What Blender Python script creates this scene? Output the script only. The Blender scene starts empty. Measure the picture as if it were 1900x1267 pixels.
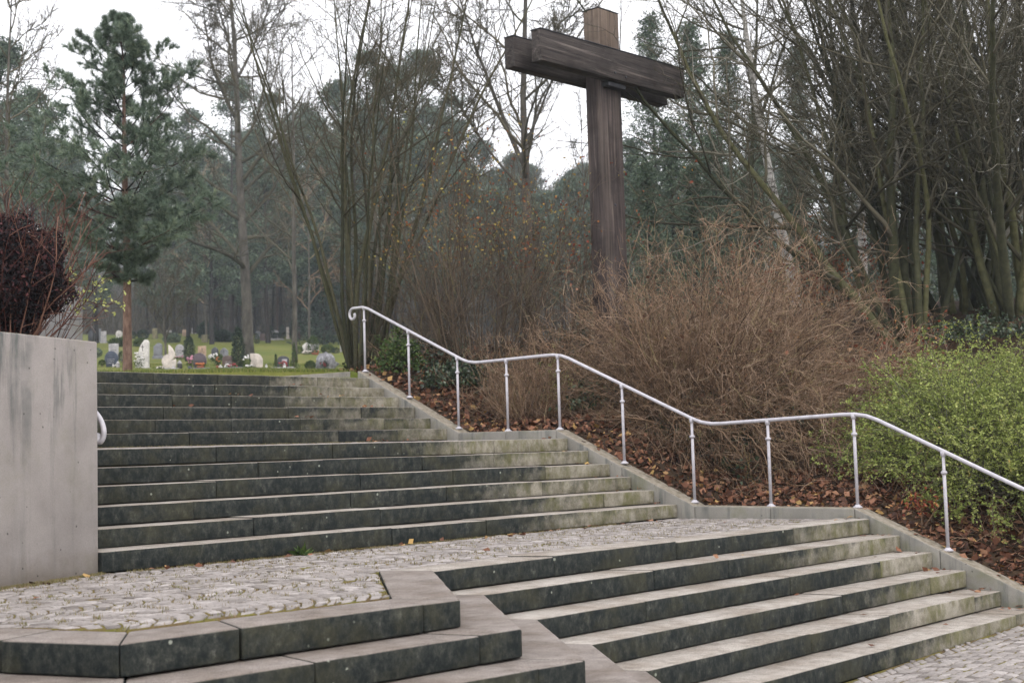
import bpy, math, random
import numpy as np
from mathutils import Matrix, Vector
rng = np.random.default_rng(7)
random.seed(7)
SC = bpy.context.scene
COL = SC.collection
# ------------------------------------------------------------------ camera
FPX = 2532.13
CAM = np.array([-8.0952, -10.4738, -0.0993])
CR = np.array([0.6817553, -0.7309954, -0.0292466])
CU = np.array([-0.0372984, -0.0746557, 0.9965116])
CF = np.array([0.7306288, 0.6782863, 0.0781619])
cd = bpy.data.cameras.new("camera")
cam = bpy.data.objects.new("camera", cd); COL.objects.link(cam)
M = Matrix.Identity(4)
for i in range(3):
    M[i][0], M[i][1], M[i][2], M[i][3] = CR[i], CU[i], -CF[i], CAM[i]
cam.matrix_world = M
cd.sensor_width = 36.0
cd.lens = FPX / 1900 * 36
cd.clip_end = 3000
cd.dof.use_dof = True
cd.dof.focus_distance = 11.8
cd.dof.aperture_fstop = 4.0
SC.camera = cam

def ray(px, py=740.0):
    return CF + CR * (px - 950) / FPX - CU * (py - 633.5) / FPX
def at(px, py, s):
    return CAM + ray(px, py) * s

# ------------------------------------------------------------------ materials
class NT:
    def __init__(s, name):
        s.m = bpy.data.materials.new(name); s.m.use_nodes = True
        s.t = s.m.node_tree; s.t.nodes.clear()
        s.out = s.t.nodes.new("ShaderNodeOutputMaterial")
        s.b = s.t.nodes.new("ShaderNodeBsdfPrincipled")
        s.t.links.new(s.b.outputs[0], s.out.inputs[0])
        g = s.t.nodes.new("ShaderNodeNewGeometry")
        s.pos = g.outputs["Position"]; s.nor = g.outputs["Normal"]
    def link(s, a, b): s.t.links.new(a, b)
    def put(s, sock, v):
        if isinstance(v, bpy.types.NodeSocket): s.link(v, sock)
        elif isinstance(v, (tuple, list)) and len(v) == 3 and sock.type == 'RGBA': sock.default_value = (*v, 1)
        else: sock.default_value = v
    def noise(s, scale, detail=4, rough=.55, vec=None, sc3=None, dist=0.0):
        n = s.t.nodes.new("ShaderNodeTexNoise")
        n.inputs["Scale"].default_value = scale; n.inputs["Detail"].default_value = detail
        n.inputs["Roughness"].default_value = rough; n.inputs["Distortion"].default_value = dist
        v = vec or s.pos
        if sc3:
            mp = s.t.nodes.new("ShaderNodeMapping"); mp.inputs["Scale"].default_value = sc3
            s.link(v, mp.inputs[0]); v = mp.outputs[0]
        s.link(v, n.inputs["Vector"])
        return n.outputs["Fac"]
    def voro(s, scale, feature='F1', out='Distance', vec=None, rand=1.0):
        n = s.t.nodes.new("ShaderNodeTexVoronoi"); n.feature = feature
        n.inputs["Scale"].default_value = scale; n.inputs["Randomness"].default_value = rand
        s.link(vec or s.pos, n.inputs["Vector"])
        return n.outputs[out]
    def ramp(s, fac, stops, interp='LINEAR'):
        n = s.t.nodes.new("ShaderNodeValToRGB"); n.color_ramp.interpolation = interp
        e = n.color_ramp.elements
        while len(e) < len(stops): e.new(0.5)
        for k, (p, c) in enumerate(stops):
            if not isinstance(c, (tuple, list)): c = (c, c, c)
            e[k].position = p; e[k].color = (*c, 1)
        s.link(fac, n.inputs[0]); return n.outputs[0]
    def mix(s, f, a, b, mode='MIX'):
        n = s.t.nodes.new("ShaderNodeMix"); n.data_type = 'RGBA'; n.blend_type = mode
        s.put(n.inputs[0], f); s.put(n.inputs[6], a); s.put(n.inputs[7], b)
        return n.outputs[2]
    def math(s, op, a, b=0.0, clamp=False):
        n = s.t.nodes.new("ShaderNodeMath"); n.operation = op; n.use_clamp = clamp
        s.put(n.inputs[0], a); s.put(n.inputs[1], b); return n.outputs[0]
    def attr(s, name):
        n = s.t.nodes.new("ShaderNodeAttribute"); n.attribute_name = name
        return n.outputs["Fac"]
    def sep(s, v):
        n = s.t.nodes.new("ShaderNodeSeparateXYZ"); s.link(v, n.inputs[0]); return n.outputs
    def bump(s, h, strength=.3, dist=.01):
        n = s.t.nodes.new("ShaderNodeBump"); n.inputs["Strength"].default_value = strength
        n.inputs["Distance"].default_value = dist
        s.link(h, n.inputs["Height"]); s.link(n.outputs[0], s.b.inputs["Normal"])
    def done(s, col, rough=.85, metal=0.0, spec=.3):
        s.put(s.b.inputs["Base Color"], col); s.put(s.b.inputs["Roughness"], rough)
        s.b.inputs["Metallic"].default_value = metal
        s.b.inputs["Specular IOR Level"].default_value = spec
        return s.m

def m_step():
    n = NT("stair_stone")
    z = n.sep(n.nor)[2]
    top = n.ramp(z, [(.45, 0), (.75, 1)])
    speck = n.noise(160, 2, .7)
    big = n.noise(2.2, 5, .6); mid = n.noise(9, 5, .65)
    tcol = n.ramp(mid, [(.25, (.235, .212, .186)), (.5, (.36, .332, .298)), (.75, (.44, .41, .372))])
    tcol = n.mix(.75, tcol, n.ramp(speck, [(.35, (.45, .45, .45)), (.55, (1, 1, 1)), (.7, (1.25, 1.22, 1.2))]), 'MULTIPLY')
    dirt = n.ramp(big, [(.35, (.62, .57, .52)), (.6, (1, 1, 1))])
    tcol = n.mix(.8, tcol, dirt, 'MULTIPLY')
    wet = n.attr("worn")
    tcol = n.mix(wet, tcol, n.mix(1.0, tcol, (.62, .59, .60), 'MULTIPLY'))
    # riser: weathered light stone against black-green algae
    light = n.ramp(n.noise(6, 6, .7), [(.28, (.085, .078, .052)), (.43, (.185, .172, .130)), (.58, (.30, .28, .232)), (.8, (.40, .375, .33))])
    light = n.mix(.7, light, n.ramp(speck, [(.3, (.55, .55, .55)), (.6, (1.1, 1.1, 1.1))]), 'MULTIPLY')
    moss = n.ramp(n.noise(4.5, 6, .7, sc3=(1, 1, .5)), [(.46, 0), (.64, .8)])
    light = n.mix(moss, light, (.105, .105, .034))
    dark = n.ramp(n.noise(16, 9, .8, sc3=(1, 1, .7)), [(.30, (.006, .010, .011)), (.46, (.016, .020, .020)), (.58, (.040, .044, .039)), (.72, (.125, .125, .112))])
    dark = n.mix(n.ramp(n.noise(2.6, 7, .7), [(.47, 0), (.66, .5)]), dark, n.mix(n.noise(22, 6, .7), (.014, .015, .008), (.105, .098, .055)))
    st = n.math('ADD', n.attr("stain"), n.math('MULTIPLY', n.math('SUBTRACT', n.noise(4.2, 9, .78, sc3=(1, 1, .8)), .5), 1.35))
    st = n.math('ADD', st, n.math('MULTIPLY', n.ramp(n.attr('rim'), [(.45, 0), (1, 1)]), n.ramp(n.noise(7, 6, .7), [(.38, 0), (.62, .42)])))
    st = n.ramp(st, [(.2, 0), (.8, 1)])
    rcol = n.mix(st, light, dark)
    # pale lichen discs
    vd = n.voro(7.0); vc = n.sep(n.voro(7.0, out='Color'))[0]
    lich = n.math('MULTIPLY', n.ramp(n.math('ADD', vd, n.math('MULTIPLY', n.math('SUBTRACT', n.noise(40), .5), .08)), [(.05, 1), (.09, 0)]), n.math('GREATER_THAN', vc, .62))
    vd2 = n.voro(15.0); vc2 = n.sep(n.voro(15.0, out='Color'))[1]
    lich2 = n.math('MULTIPLY', n.ramp(n.math('ADD', vd2, n.math('MULTIPLY', n.noise(60), .12)), [(.12, 1), (.22, 0)]), n.math('GREATER_THAN', n.math('MULTIPLY', vc2, n.ramp(n.noise(.9), [(.4, .55), (.65, 1)])), .8))
    l = n.math('MULTIPLY', n.math('MAXIMUM', lich, lich2), n.math('MULTIPLY', st, .75))
    rcol = n.mix(l, rcol, (.30, .32, .27))
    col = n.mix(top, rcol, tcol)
    n.bump(n.math('ADD', n.math('MULTIPLY', n.noise(140, 3, .7), .35), n.math('MULTIPLY', n.noise(26, 5, .65), .9)), .45, .006)
    return n.done(col, .9, spec=.2)

def m_concrete(name, base, streak=.6, plank=False, green=.2):
    n = NT(name)
    p = n.sep(n.pos)
    c = n.ramp(n.noise(3, 6, .6), [(.3, tuple(b * .82 for b in base)), (.55, base), (.8, tuple(min(.9, b * 1.12) for b in base))])
    c = n.mix(.5, c, n.ramp(n.noise(120, 2, .7), [(.3, (.75, .75, .75)), (.6, (1.05, 1.05, 1.05))]), 'MULTIPLY')
    s1 = n.noise(7, 6, .7, sc3=(1, 1, .09)); s2 = n.noise(1.6, 4, .6)
    stq = n.math('MULTIPLY', n.ramp(s1, [(.5, 0), (.62, 1)]), n.ramp(s2, [(.38, .15), (.56, 1)]))
    if plank is not None:
        hi = n.ramp(n.math('ADD', p[2], n.math('MULTIPLY', n.noise(2.5), .5)), [(.05, .25), (.75, 1)])
        stq = n.math('MULTIPLY', stq, hi)
    c = n.mix(n.math('MULTIPLY', stq, streak), c, (.075, .088, .085))
    if plank is not None: c = n.mix(n.math('MULTIPLY', n.ramp(n.math('ADD', p[2], n.math('MULTIPLY', n.noise(9, 5, .7), .35)), [(.0, 1), (.12, 0)]) if False else n.ramp(n.math('ADD', n.math('MULTIPLY', n.math('ADD', p[2], .9), 2.2), n.math('MULTIPLY', n.noise(9, 6, .7), .6)), [(.3, 1), (.75, 0)]), .6), c, (.14, .115, .085))
    vd = n.voro(13); vc = n.sep(n.voro(13, out='Color'))[2]
    pore = n.math('MULTIPLY', n.ramp(vd, [(.07, 1), (.12, 0)]), n.math('GREATER_THAN', vc, .62))
    c = n.mix(n.math('MULTIPLY', pore, .75), c, (.045, .045, .04))
    c = n.mix(n.math('MULTIPLY', n.ramp(n.noise(2.3, 6, .7), [(.52, 0), (.7, 1)]), green), c, (.14, .145, .07))
    z = n.sep(n.nor)[2]
    c = n.mix(n.ramp(z, [(.6, 0), (.85, 1)]), c, n.ramp(n.noise(14, 5, .7), [(.3, (.12, .105, .07)), (.5, (.22, .195, .155)), (.75, (.32, .29, .25))]))
    n.bump(n.math('SUBTRACT', n.math('MULTIPLY', n.noise(60, 5, .7), .4), n.math('MULTIPLY', pore, .8)), .4, .006)
    return n.done(c, .9, spec=.2)

def m_rnd(name, stops, scale=0, amt=.5, rough=.8, bumpsc=0, spec=.25, trans=0):
    n = NT(name)
    c = n.ramp(n.attr("rnd"), stops)
    if scale:
        c = n.mix(amt, c, n.ramp(n.noise(scale, 5, .65), [(.3, (.45, .45, .45)), (.55, (1, 1, 1)), (.75, (1.4, 1.4, 1.4))]), 'MULTIPLY')
    if bumpsc: n.bump(n.noise(bumpsc, 4, .65), .5, .01)
    n.done(c, rough, spec=spec)
    if trans:
        t = n.t.nodes.new("ShaderNodeBsdfTranslucent"); n.link(c, t.inputs[0])
        mx = n.t.nodes.new("ShaderNodeMixShader"); mx.inputs[0].default_value = trans
        n.link(n.b.outputs[0], mx.inputs[1]); n.link(t.outputs[0], mx.inputs[2]); n.link(mx.outputs[0], n.out.inputs[0])
    return n.m

def m_noise(name, stops, scale, detail=5, sc3=None, rough=.85, bumpsc=0, bs=.4, spec=.25, metal=0, mot=0):
    n = NT(name)
    c = n.ramp(n.noise(scale, detail, .65, sc3=sc3), stops)
    if mot:
        c = n.mix(.7, c, n.ramp(n.noise(mot, 3, .6), [(.35, (.6, .6, .6)), (.6, (1.1, 1.1, 1.1))]), 'MULTIPLY')
    if bumpsc: n.bump(n.noise(bumpsc, 5, .65, sc3=sc3), bs, .01)
    return n.done(c, rough, metal, spec)

def m_ground():
    n = NT("ground_soil_and_grass")
    g = n.mix(n.ramp(n.noise(.35, 5, .6), [(.4, 0), (.65, 1)]), (.098, .125, .026), (.155, .150, .045))
    g = n.mix(.6, g, n.ramp(n.noise(9, 5, .7), [(.3, (.55, .55, .5)), (.6, (1.15, 1.15, 1.1))]), 'MULTIPLY')
    s = n.ramp(n.noise(5, 7, .7), [(.3, (.02, .015, .011)), (.5, (.05, .034, .022)), (.7, (.10, .06, .036))])
    f = n.ramp(n.noise(1.2, 6, .7), [(.3, (.016, .014, .012)), (.55, (.034, .027, .020)), (.8, (.06, .042, .028))])
    wl = n.ramp(n.math('ADD', n.attr("lawn"), n.math('MULTIPLY', n.math('SUBTRACT', n.noise(1.5, 5, .7), .5), .5)), [(.4, 0), (.6, 1)])
    c = n.mix(n.attr("forest"), s, f)
    c = n.mix(wl, c, g)
    n.bump(n.noise(18, 6, .7), .6, .03)
    return n.done(c, .95, spec=.1)

def m_joint():
    n = NT("paving_joint_moss")
    c = n.ramp(n.noise(5, 6, .7), [(.3, (.07, .05, .03)), (.45, (.15, .11, .06)), (.56, (.155, .135, .04)), (.72, (.12, .135, .03))])
    c = n.mix(.7, c, n.ramp(n.noise(90, 3, .7), [(.3, (.5, .5, .5)), (.6, (1.1, 1.1, 1.1))]), 'MULTIPLY')
    n.bump(n.noise(80, 4, .7), .7, .01)
    return n.done(c, .95, spec=.1)

def m_wood(name, dark, mid, lite, weather):
    n = NT(name)
    tc = n.t.nodes.new("ShaderNodeTexCoord").outputs["Generated"]
    g = n.noise(1, 6, .65, sc3=((1.2, 16, 26) if weather == 'x' else (22, 22, .9)), dist=.6)
    c = n.ramp(g, [(.33, dark), (.48, mid), (.56, mid), (.72, lite)])
    c = n.mix(n.ramp(n.noise(2.2, 5, .6), [(.45, 0), (.7, .6)]), c, tuple(x * .5 for x in dark))
    w = n.ramp(n.noise(1.0, 4, .6, sc3=((.8, 6, 6) if weather == 'x' else (9, 9, .35))), [(.55, 0), (.75, .5)])
    c = n.mix(w, c, lite)
    n.bump(g, .6, .012)
    return n.done(c, .8, spec=.25)

MAT = {}
MAT['step'] = m_step()
MAT['wall'] = m_concrete("board_marked_concrete", (.315, .290, .275), .95)
MAT['wall_old'] = m_concrete("old_grey_concrete", (.21, .208, .205), .6, green=.25)
MAT['cheek'] = m_concrete("cheek_concrete", (.245, .235, .21), .7, plank=None, green=.6)
MAT['sett'] = m_rnd("granite_sett", [(0, (.155, .138, .128)), (.3, (.235, .214, .20)), (.75, (.315, .29, .275)), (1, (.38, .352, .338))], 38, .55, .9, 60)
MAT['joint'] = m_joint()
MAT['ground'] = m_ground()
MAT['rail'] = m_noise("pale_lilac_paint", [(.3, (.36, .35, .385)), (.5, (.45, .44, .475)), (.7, (.50, .49, .53))], 14, rough=.38, spec=.5)
MAT['beam'] = m_wood("dark_stained_beam", (.015, .013, .0125), (.052, .044, .041), (.16, .138, .125), 'x')
MAT['post'] = m_wood("dark_stained_post", (.019, .0145, .014), (.060, .047, .045), (.175, .145, .122), 'z')
MAT['post_raw'] = m_wood("weathered_pale_post", (.075, .055, .042), (.16, .122, .096), (.25, .205, .17), 'z')
MAT['lead'] = m_noise("dark_sheet_cap", [(.3, (.025, .026, .03)), (.7, (.06, .062, .07))], 8, rough=.6)
MAT['bark_olive'] = m_rnd("olive_mossy_bark", [(0, (.028, .030, .016)), (.5, (.055, .056, .030)), (1, (.085, .08, .048))], 14, .7, .9, 40)
MAT['twig_olive'] = m_rnd("olive_grey_twig", [(0, (.036, .033, .020)), (.5, (.066, .060, .038)), (1, (.115, .10, .068))], 3, .3)
MAT['bark_dark'] = m_rnd("dark_mossy_bark", [(0, (.030, .034, .018)), (.6, (.066, .068, .036)), (1, (.11, .11, .05))], 10, .8, .9, 30)
MAT['twig_dark'] = m_rnd("dark_grey_twig", [(0, (.038, .036, .022)), (.6, (.085, .078, .050)), (.9, (.15, .138, .10)), (1, (.27, .26, .22))], 3, .3)
MAT['twig_brown'] = m_rnd("tan_brown_twig", [(0, (.05, .031, .020)), (.3, (.145, .092, .056)), (.7, (.31, .205, .13)), (.92, (.46, .34, .25)), (1, (.29, .25, .10))], 2, .35)
MAT['twig_grey'] = m_rnd('grey_brown_twig', [(0, (.045, .036, .026)), (.5, (.10, .080, .058)), (.85, (.17, .138, .105)), (1, (.20, .18, .10))], 2, .35)
MAT['twig_rust'] = m_rnd('rust_brown_twig', [(0, (.045, .034, .023)), (.5, (.105, .078, .053)), (.85, (.185, .14, .10)), (1, (.20, .18, .08))], 2, .35)
MAT['twig_red'] = m_rnd("red_brown_twig", [(0, (.035, .014, .012)), (.6, (.10, .036, .028)), (1, (.22, .12, .085))], 0)
MAT['leaf_green'] = m_rnd("yellow_green_leaf", [(0, (.085, .12, .03)), (.35, (.22, .275, .07)), (.7, (.375, .425, .125)), (.93, (.50, .53, .20)), (1, (.48, .37, .12))], 0, trans=.3, rough=.55)
MAT['leaf_ivy'] = m_rnd("dark_ivy_leaf", [(0, (.012, .022, .012)), (.6, (.028, .05, .024)), (.9, (.06, .09, .04)), (1, (.11, .14, .09))], 0, rough=.4, spec=.45)
MAT['leaf_yellow'] = m_rnd("autumn_leaf", [(0, (.22, .06, .03)), (.3, (.30, .13, .05)), (.5, (.40, .27, .07)), (.8, (.44, .37, .12)), (1, (.30, .30, .09))], 0, trans=.3)
MAT['leaf_red'] = m_rnd("red_brown_leaf", [(0, (.13, .025, .018)), (.5, (.24, .055, .03)), (.8, (.32, .12, .06)), (1, (.40, .24, .06))], 0, trans=.3)
MAT['leaf_litter'] = m_rnd("fallen_brown_leaf", [(0, (.035, .018, .013)), (.35, (.10, .045, .028)), (.65, (.19, .085, .05)), (.9, (.29, .155, .095)), (1, (.42, .28, .10))], 30, .4)
MAT['leaf_purple'] = m_rnd("purple_black_leaf", [(0, (.006, .006, .008)), (.6, (.014, .010, .012)), (.9, (.05, .016, .018)), (1, (.11, .04, .04))], 0)
MAT['needle'] = m_rnd("blue_green_needle", [(0, (.055, .088, .066)), (.5, (.135, .19, .138)), (.85, (.23, .285, .20)), (1, (.29, .33, .22))], .9, .5, rough=.6)
MAT['needle_far'] = m_rnd("dull_green_needle", [(0, (.04, .066, .048)), (.5, (.084, .122, .080)), (1, (.165, .205, .13))], .12, .5, rough=.7)
MAT['needle_dark'] = m_rnd("dark_green_needle", [(0, (.012, .026, .02)), (.6, (.026, .046, .03)), (1, (.055, .085, .05))], 1.5, .5, rough=.6)
MAT['shrub_mid'] = m_rnd("fresh_green_leaf", [(0, (.025, .05, .014)), (.6, (.055, .095, .024)), (1, (.11, .15, .04))], 2, .4)
MAT['bark_pine'] = m_noise("pine_bark", [(.3, (.045, .034, .028)), (.5, (.13, .095, .075)), (.7, (.21, .165, .14))], 16, sc3=(1, 1, .4), bumpsc=16, bs=.8, rough=.95)
MAT['bark_pine_red'] = m_noise("red_pine_bark", [(.3, (.07, .042, .034)), (.5, (.145, .092, .072)), (.7, (.22, .15, .12))], 16, sc3=(1, 1, .4), bumpsc=16, bs=.6, rough=.95)
MAT['bark_far'] = m_rnd("forest_bark", [(0, (.018, .018, .019)), (.5, (.034, .031, .030)), (.75, (.058, .044, .038)), (1, (.11, .07, .052))], 1.2, .6, .95)
MAT['bark_oak'] = m_noise("grey_oak_bark", [(.3, (.034, .031, .026)), (.5, (.075, .068, .058)), (.7, (.13, .12, .10))], 5, sc3=(1, 1, .3), bumpsc=8, bs=.8, rough=.95)
MAT['bark_birch'] = m_noise("birch_bark", [(.36, (.03, .028, .026)), (.44, (.30, .29, .27)), (.7, (.46, .45, .42))], 9, sc3=(.5, .5, 1.6), rough=.8)
MAT['grass'] = m_rnd("grass_blade", [(0, (.06, .085, .018)), (.5, (.12, .16, .03)), (.85, (.19, .20, .055)), (1, (.28, .25, .12))], 0, trans=.3)
MAT['straw'] = m_rnd("dry_straw", [(0, (.10, .092, .035)), (.4, (.17, .15, .06)), (.7, (.24, .19, .11)), (.85, (.27, .20, .14)), (1, (.13, .16, .04))], 0)
def stone(name, a, b, scale=25, rough=.6):
    MAT[name] = m_noise(name, [(.35, a), (.65, b)], scale, rough=rough, mot=4, bumpsc=50, bs=.2)
stone('white_marble', (.50, .48, .46), (.64, .62, .59))
stone('cream_stone', (.52, .46, .42), (.66, .60, .55))
stone('blue_granite', (.030, .040, .062), (.075, .09, .125), 60, .3)
stone('purple_granite', (.055, .040, .05), (.12, .095, .11), 60, .35)
stone('grey_granite', (.13, .135, .15), (.23, .235, .255), 60, .5)
stone('dark_granite', (.040, .042, .05), (.095, .10, .115), 60, .35)
stone('pale_granite', (.30, .29, .30), (.44, .43, .44), 50)
stone('brown_granite', (.065, .045, .042), (.13, .09, .08), 60, .4)
stone('sandstone', (.34, .23, .155), (.48, .35, .26), 14)
stone('mossy_stone', (.12, .115, .06), (.24, .21, .13), 10)
stone('rough_rock', (.12, .12, .13), (.36, .36, .38), 9)
stone('carved', (.03, .03, .03), (.07, .065, .06), 30)
stone('terracotta', (.20, .065, .035), (.34, .12, .06), 20)
stone('white_petal', (.62, .60, .60), (.76, .74, .74), 30)
stone('pink_petal', (.42, .16, .24), (.58, .32, .40), 30)
stone('red_petal', (.20, .02, .025), (.36, .05, .045), 30)
stone('orange_petal', (.40, .10, .03), (.55, .20, .06), 30)

# ------------------------------------------------------------------ mesh helpers
class MB:
    """collects numpy vertex/face batches and links them as ONE mesh object"""
    def __init__(s): s.v = []; s.f = []; s.n = 0; s.a = {}
    def add(s, V, Fs, **attrs):
        V = np.asarray(V, float).reshape(-1, 3)
        for Fc in (Fs if isinstance(Fs, list) else [Fs]):
            s.f.append(np.asarray(Fc, np.int64) + s.n)
        s.v.append(V)
        for k, val in attrs.items():
            s.a.setdefault(k, []).append((s.n, np.broadcast_to(np.asarray(val, float), (len(V),)).copy()))
        s.n += len(V)
    def prism(s, poly, z0, z1, jit=0.0, **attrs):
        p = np.asarray(poly, float); n = len(p)
        area = np.sum(p[:, 0] * np.roll(p[:, 1], -1) - np.roll(p[:, 0], -1) * p[:, 1])
        if area < 0: p = p[::-1]
        z1 = np.broadcast_to(np.asarray(z1, float), (n,)); z0 = np.broadcast_to(np.asarray(z0, float), (n,))
        if area < 0: z1 = z1[::-1]; z0 = z0[::-1]
        V = np.concatenate([np.c_[p, z0], np.c_[p, z1]])
        if jit: V = V + rng.normal(0, jit, V.shape)
        i = np.arange(n); j = (i + 1) % n
        s.add(V, [np.stack([i, j, j + n, i + n], 1), np.arange(n, 2 * n)[None], np.arange(n)[::-1][None]], **attrs)
    def box(s, lo, hi, **a):
        s.prism([(lo[0], lo[1]), (hi[0], lo[1]), (hi[0], hi[1]), (lo[0], hi[1])], lo[2], hi[2], **a)
    def tube(s, P, Rr, sides=6, rnd=None, cap=True):
        P = np.asarray(P, float); Rr = np.asarray(Rr, float)
        if P.ndim == 2: P = P[None]; Rr = np.broadcast_to(Rr, P.shape[:2])
        B, N, _ = P.shape
        T = np.gradient(P, axis=1); T /= np.linalg.norm(T, axis=2, keepdims=True) + 1e-9
        m = np.abs(P[:, -1] - P[:, 0]); ref = np.zeros((B, 3)); ref[np.arange(B), np.argmin(m, 1)] = 1
        u = np.cross(T, ref[:, None]); u /= np.linalg.norm(u, axis=2, keepdims=True) + 1e-9
        w = np.cross(T, u)
        a = np.arange(sides) / sides * 2 * np.pi
        V = P[:, :, None] + Rr[:, :, None, None] * (u[:, :, None] * np.cos(a)[None, None, :, None] + w[:, :, None] * np.sin(a)[None, None, :, None])
        base = (np.arange(B) * N * sides)[:, None, None] + (np.arange(N - 1) * sides)[None, :, None]
        k = np.arange(sides)[None, None]; k2 = (k + 1) % sides
        Fq = np.stack([base + k, base + k2, base + sides + k2, base + sides + k], -1).reshape(-1, 4)
        fs = [Fq]
        if cap and sides > 3:
            e = (np.arange(B) * N * sides)[:, None]
            fs.append(e + np.arange(sides)[::-1][None]); fs.append(e + (N - 1) * sides + np.arange(sides)[None])
        if rnd is None: rnd = rng.random(B)
        s.add(V.reshape(-1, 3), fs, rnd=np.repeat(np.asarray(rnd, float), N * sides))
    def leaves(s, P, size, rnd=None, aspect=.55, flat=0.0, nrm=None, along=None):
        P = np.asarray(P, float); n = len(P)
        if n == 0: return
        size = np.broadcast_to(np.asarray(size, float), (n,))
        a = rng.normal(size=(n, 3)) if along is None else np.asarray(along) + rng.normal(0, .35, (n, 3))
        if flat: a[:, 2] *= (1 - flat)
        a /= np.linalg.norm(a, axis=1, keepdims=True) + 1e-9
        b = rng.normal(size=(n, 3))
        if flat: b[:, 2] *= (1 - flat)
        b -= a * np.sum(a * b, 1, keepdims=True); b /= np.linalg.norm(b, axis=1, keepdims=True) + 1e-9
        c = np.cross(a, b)
        h = size[:, None]
        V = np.stack([P, P + a * h * .45 + b * h * aspect * .5 + c * h * .1, P + a * h, P + a * h * .45 - b * h * aspect * .5 + c * h * .1], 1)
        i = np.arange(n)[:, None] * 4 + np.arange(4)[None]
        if rnd is None: rnd = rng.random(n)
        s.add(V.reshape(-1, 3), i, rnd=np.repeat(rnd, 4))
    def ellipsoid(s, c, r, nu=12, nv=8, jit=0.0, **a):
        th = np.linspace(0, np.pi, nv + 1)[:, None]; ph = (np.arange(nu) / nu * 2 * np.pi)[None]
        V = np.stack([np.sin(th) * np.cos(ph), np.sin(th) * np.sin(ph), np.cos(th) + 0 * ph], -1)
        if jit: V = V * (1 + rng.normal(0, jit, V.shape[:2]))[..., None]
        V = V * np.asarray(r) + np.asarray(c)
        i = np.arange(nv)[:, None] * nu; k = np.arange(nu)[None]; k2 = (k + 1) % nu
        s.add(V.reshape(-1, 3), np.stack([i + k, i + nu + k, i + nu + k2, i + k2], -1).reshape(-1, 4), **a)
    def lathe(s, prof, c=(0, 0, 0), n=14, **a):
        pr = np.asarray(prof, float); ph = np.arange(n) / n * 2 * np.pi
        V = np.stack([pr[:, 0:1] * np.cos(ph), pr[:, 0:1] * np.sin(ph), pr[:, 1:2] + 0 * ph], -1) + np.asarray(c)
        i = np.arange(len(pr) - 1)[:, None] * n; k = np.arange(n)[None]; k2 = (k + 1) % n
        s.add(V.reshape(-1, 3), [np.stack([i + k, i + k2, i + n + k2, i + n + k], -1).reshape(-1, 4),
                                 np.arange(n)[::-1][None], (len(pr) - 1) * n + np.arange(n)[None]], **a)
    def slab(s, outline, th, **a):
        """outline in local x,z extruded along local y (front at -th/2)"""
        o = np.asarray(outline, float); n = len(o)
        area = np.sum(o[:, 0] * np.roll(o[:, 1], -1) - np.roll(o[:, 0], -1) * o[:, 1])
        if area < 0: o = o[::-1]
        V = np.concatenate([np.c_[o[:, 0], np.full(n, -th / 2), o[:, 1]], np.c_[o[:, 0], np.full(n, th / 2), o[:, 1]]])
        i = np.arange(n); j = (i + 1) % n
        s.add(V, [np.arange(n)[None], (n + np.arange(n))[::-1][None], np.stack([i, i + n, j + n, j], 1)], **a)
    def build(s, name, mat, parent=None, smooth=False, bevel=0, origin=None):
        V = np.concatenate(s.v) if s.v else np.zeros((0, 3))
        if origin is not None: V = V - np.asarray(origin)
        me = bpy.data.meshes.new(name)
        me.vertices.add(len(V)); me.vertices.foreach_set("co", V.astype(np.float32).ravel())
        loops = np.concatenate([f.ravel() for f in s.f]); tot = np.concatenate([np.full(len(f), f.shape[1]) for f in s.f])
        me.loops.add(len(loops)); me.loops.foreach_set("vertex_index", loops.astype(np.int32))
        me.polygons.add(len(tot)); me.polygons.foreach_set("loop_start", np.concatenate([[0], np.cumsum(tot)[:-1]]).astype(np.int32))
        if smooth: me.polygons.foreach_set("use_smooth", np.ones(len(tot), bool))
        for k, lst in s.a.items():
            arr = np.zeros(len(V), np.float32)
            for st, val in lst: arr[st:st + len(val)] = val
            me.attributes.new(k, 'FLOAT', 'POINT').data.foreach_set("value", arr)
        me.update(calc_edges=True)
        me.materials.append(MAT[mat] if isinstance(mat, str) else mat)
        o = bpy.data.objects.new(name, me); COL.objects.link(o)
        if origin is not None: o.location = origin
        if parent is not None: o.parent = parent
        if bevel:
            b = o.modifiers.new("bevel", 'BEVEL'); b.width = bevel; b.segments = 2; b.limit_method = 'ANGLE'; b.angle_limit = math.radians(40)
        return o

def tag(o, label=None, cat=None, group=None, kind=None):
    if label: o['label'] = label
    if cat: o['category'] = cat
    if group: o['group'] = group
    if kind: o['kind'] = kind
    return o
def empty(name, loc=(0, 0, 0), rz=0.0, sc=1.0):
    o = bpy.data.objects.new(name, None); COL.objects.link(o)
    o.location = loc; o.rotation_euler = (0, 0, rz); o.scale = (sc,) * 3; o.empty_display_size = .2
    return o
def copy_tree(root, loc, rz, sc, label=None):
    r = root.copy(); COL.objects.link(r); r.location = loc; r.rotation_euler = (0, 0, rz); r.scale = (sc,) * 3
    if label: r['label'] = label
    for ch in root.children:
        c = ch.copy(); COL.objects.link(c); c.parent = r
    return r
def nz(v): return v / (np.linalg.norm(v, axis=-1, keepdims=True) + 1e-9)
def grow(base, d, L, r0, n, wig=.1, up=0.0, taper=.25):
    B = len(base); P = np.zeros((B, n, 3)); P[:, 0] = base; d = nz(np.array(d, float)); st = (np.asarray(L) / (n - 1))[:, None]
    upv = np.zeros(3); upv[2] = 1
    upa = np.broadcast_to(np.asarray(up, float), (B,))[:, None]
    for i in range(1, n):
        d = nz(d + rng.normal(0, wig, (B, 3)) + upa * upv)
        P[:, i] = P[:, i - 1] + d * st
    t = np.linspace(0, 1, n)[None]
    return P, np.asarray(r0)[:, None] * (1 - (1 - taper) * t)
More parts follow.
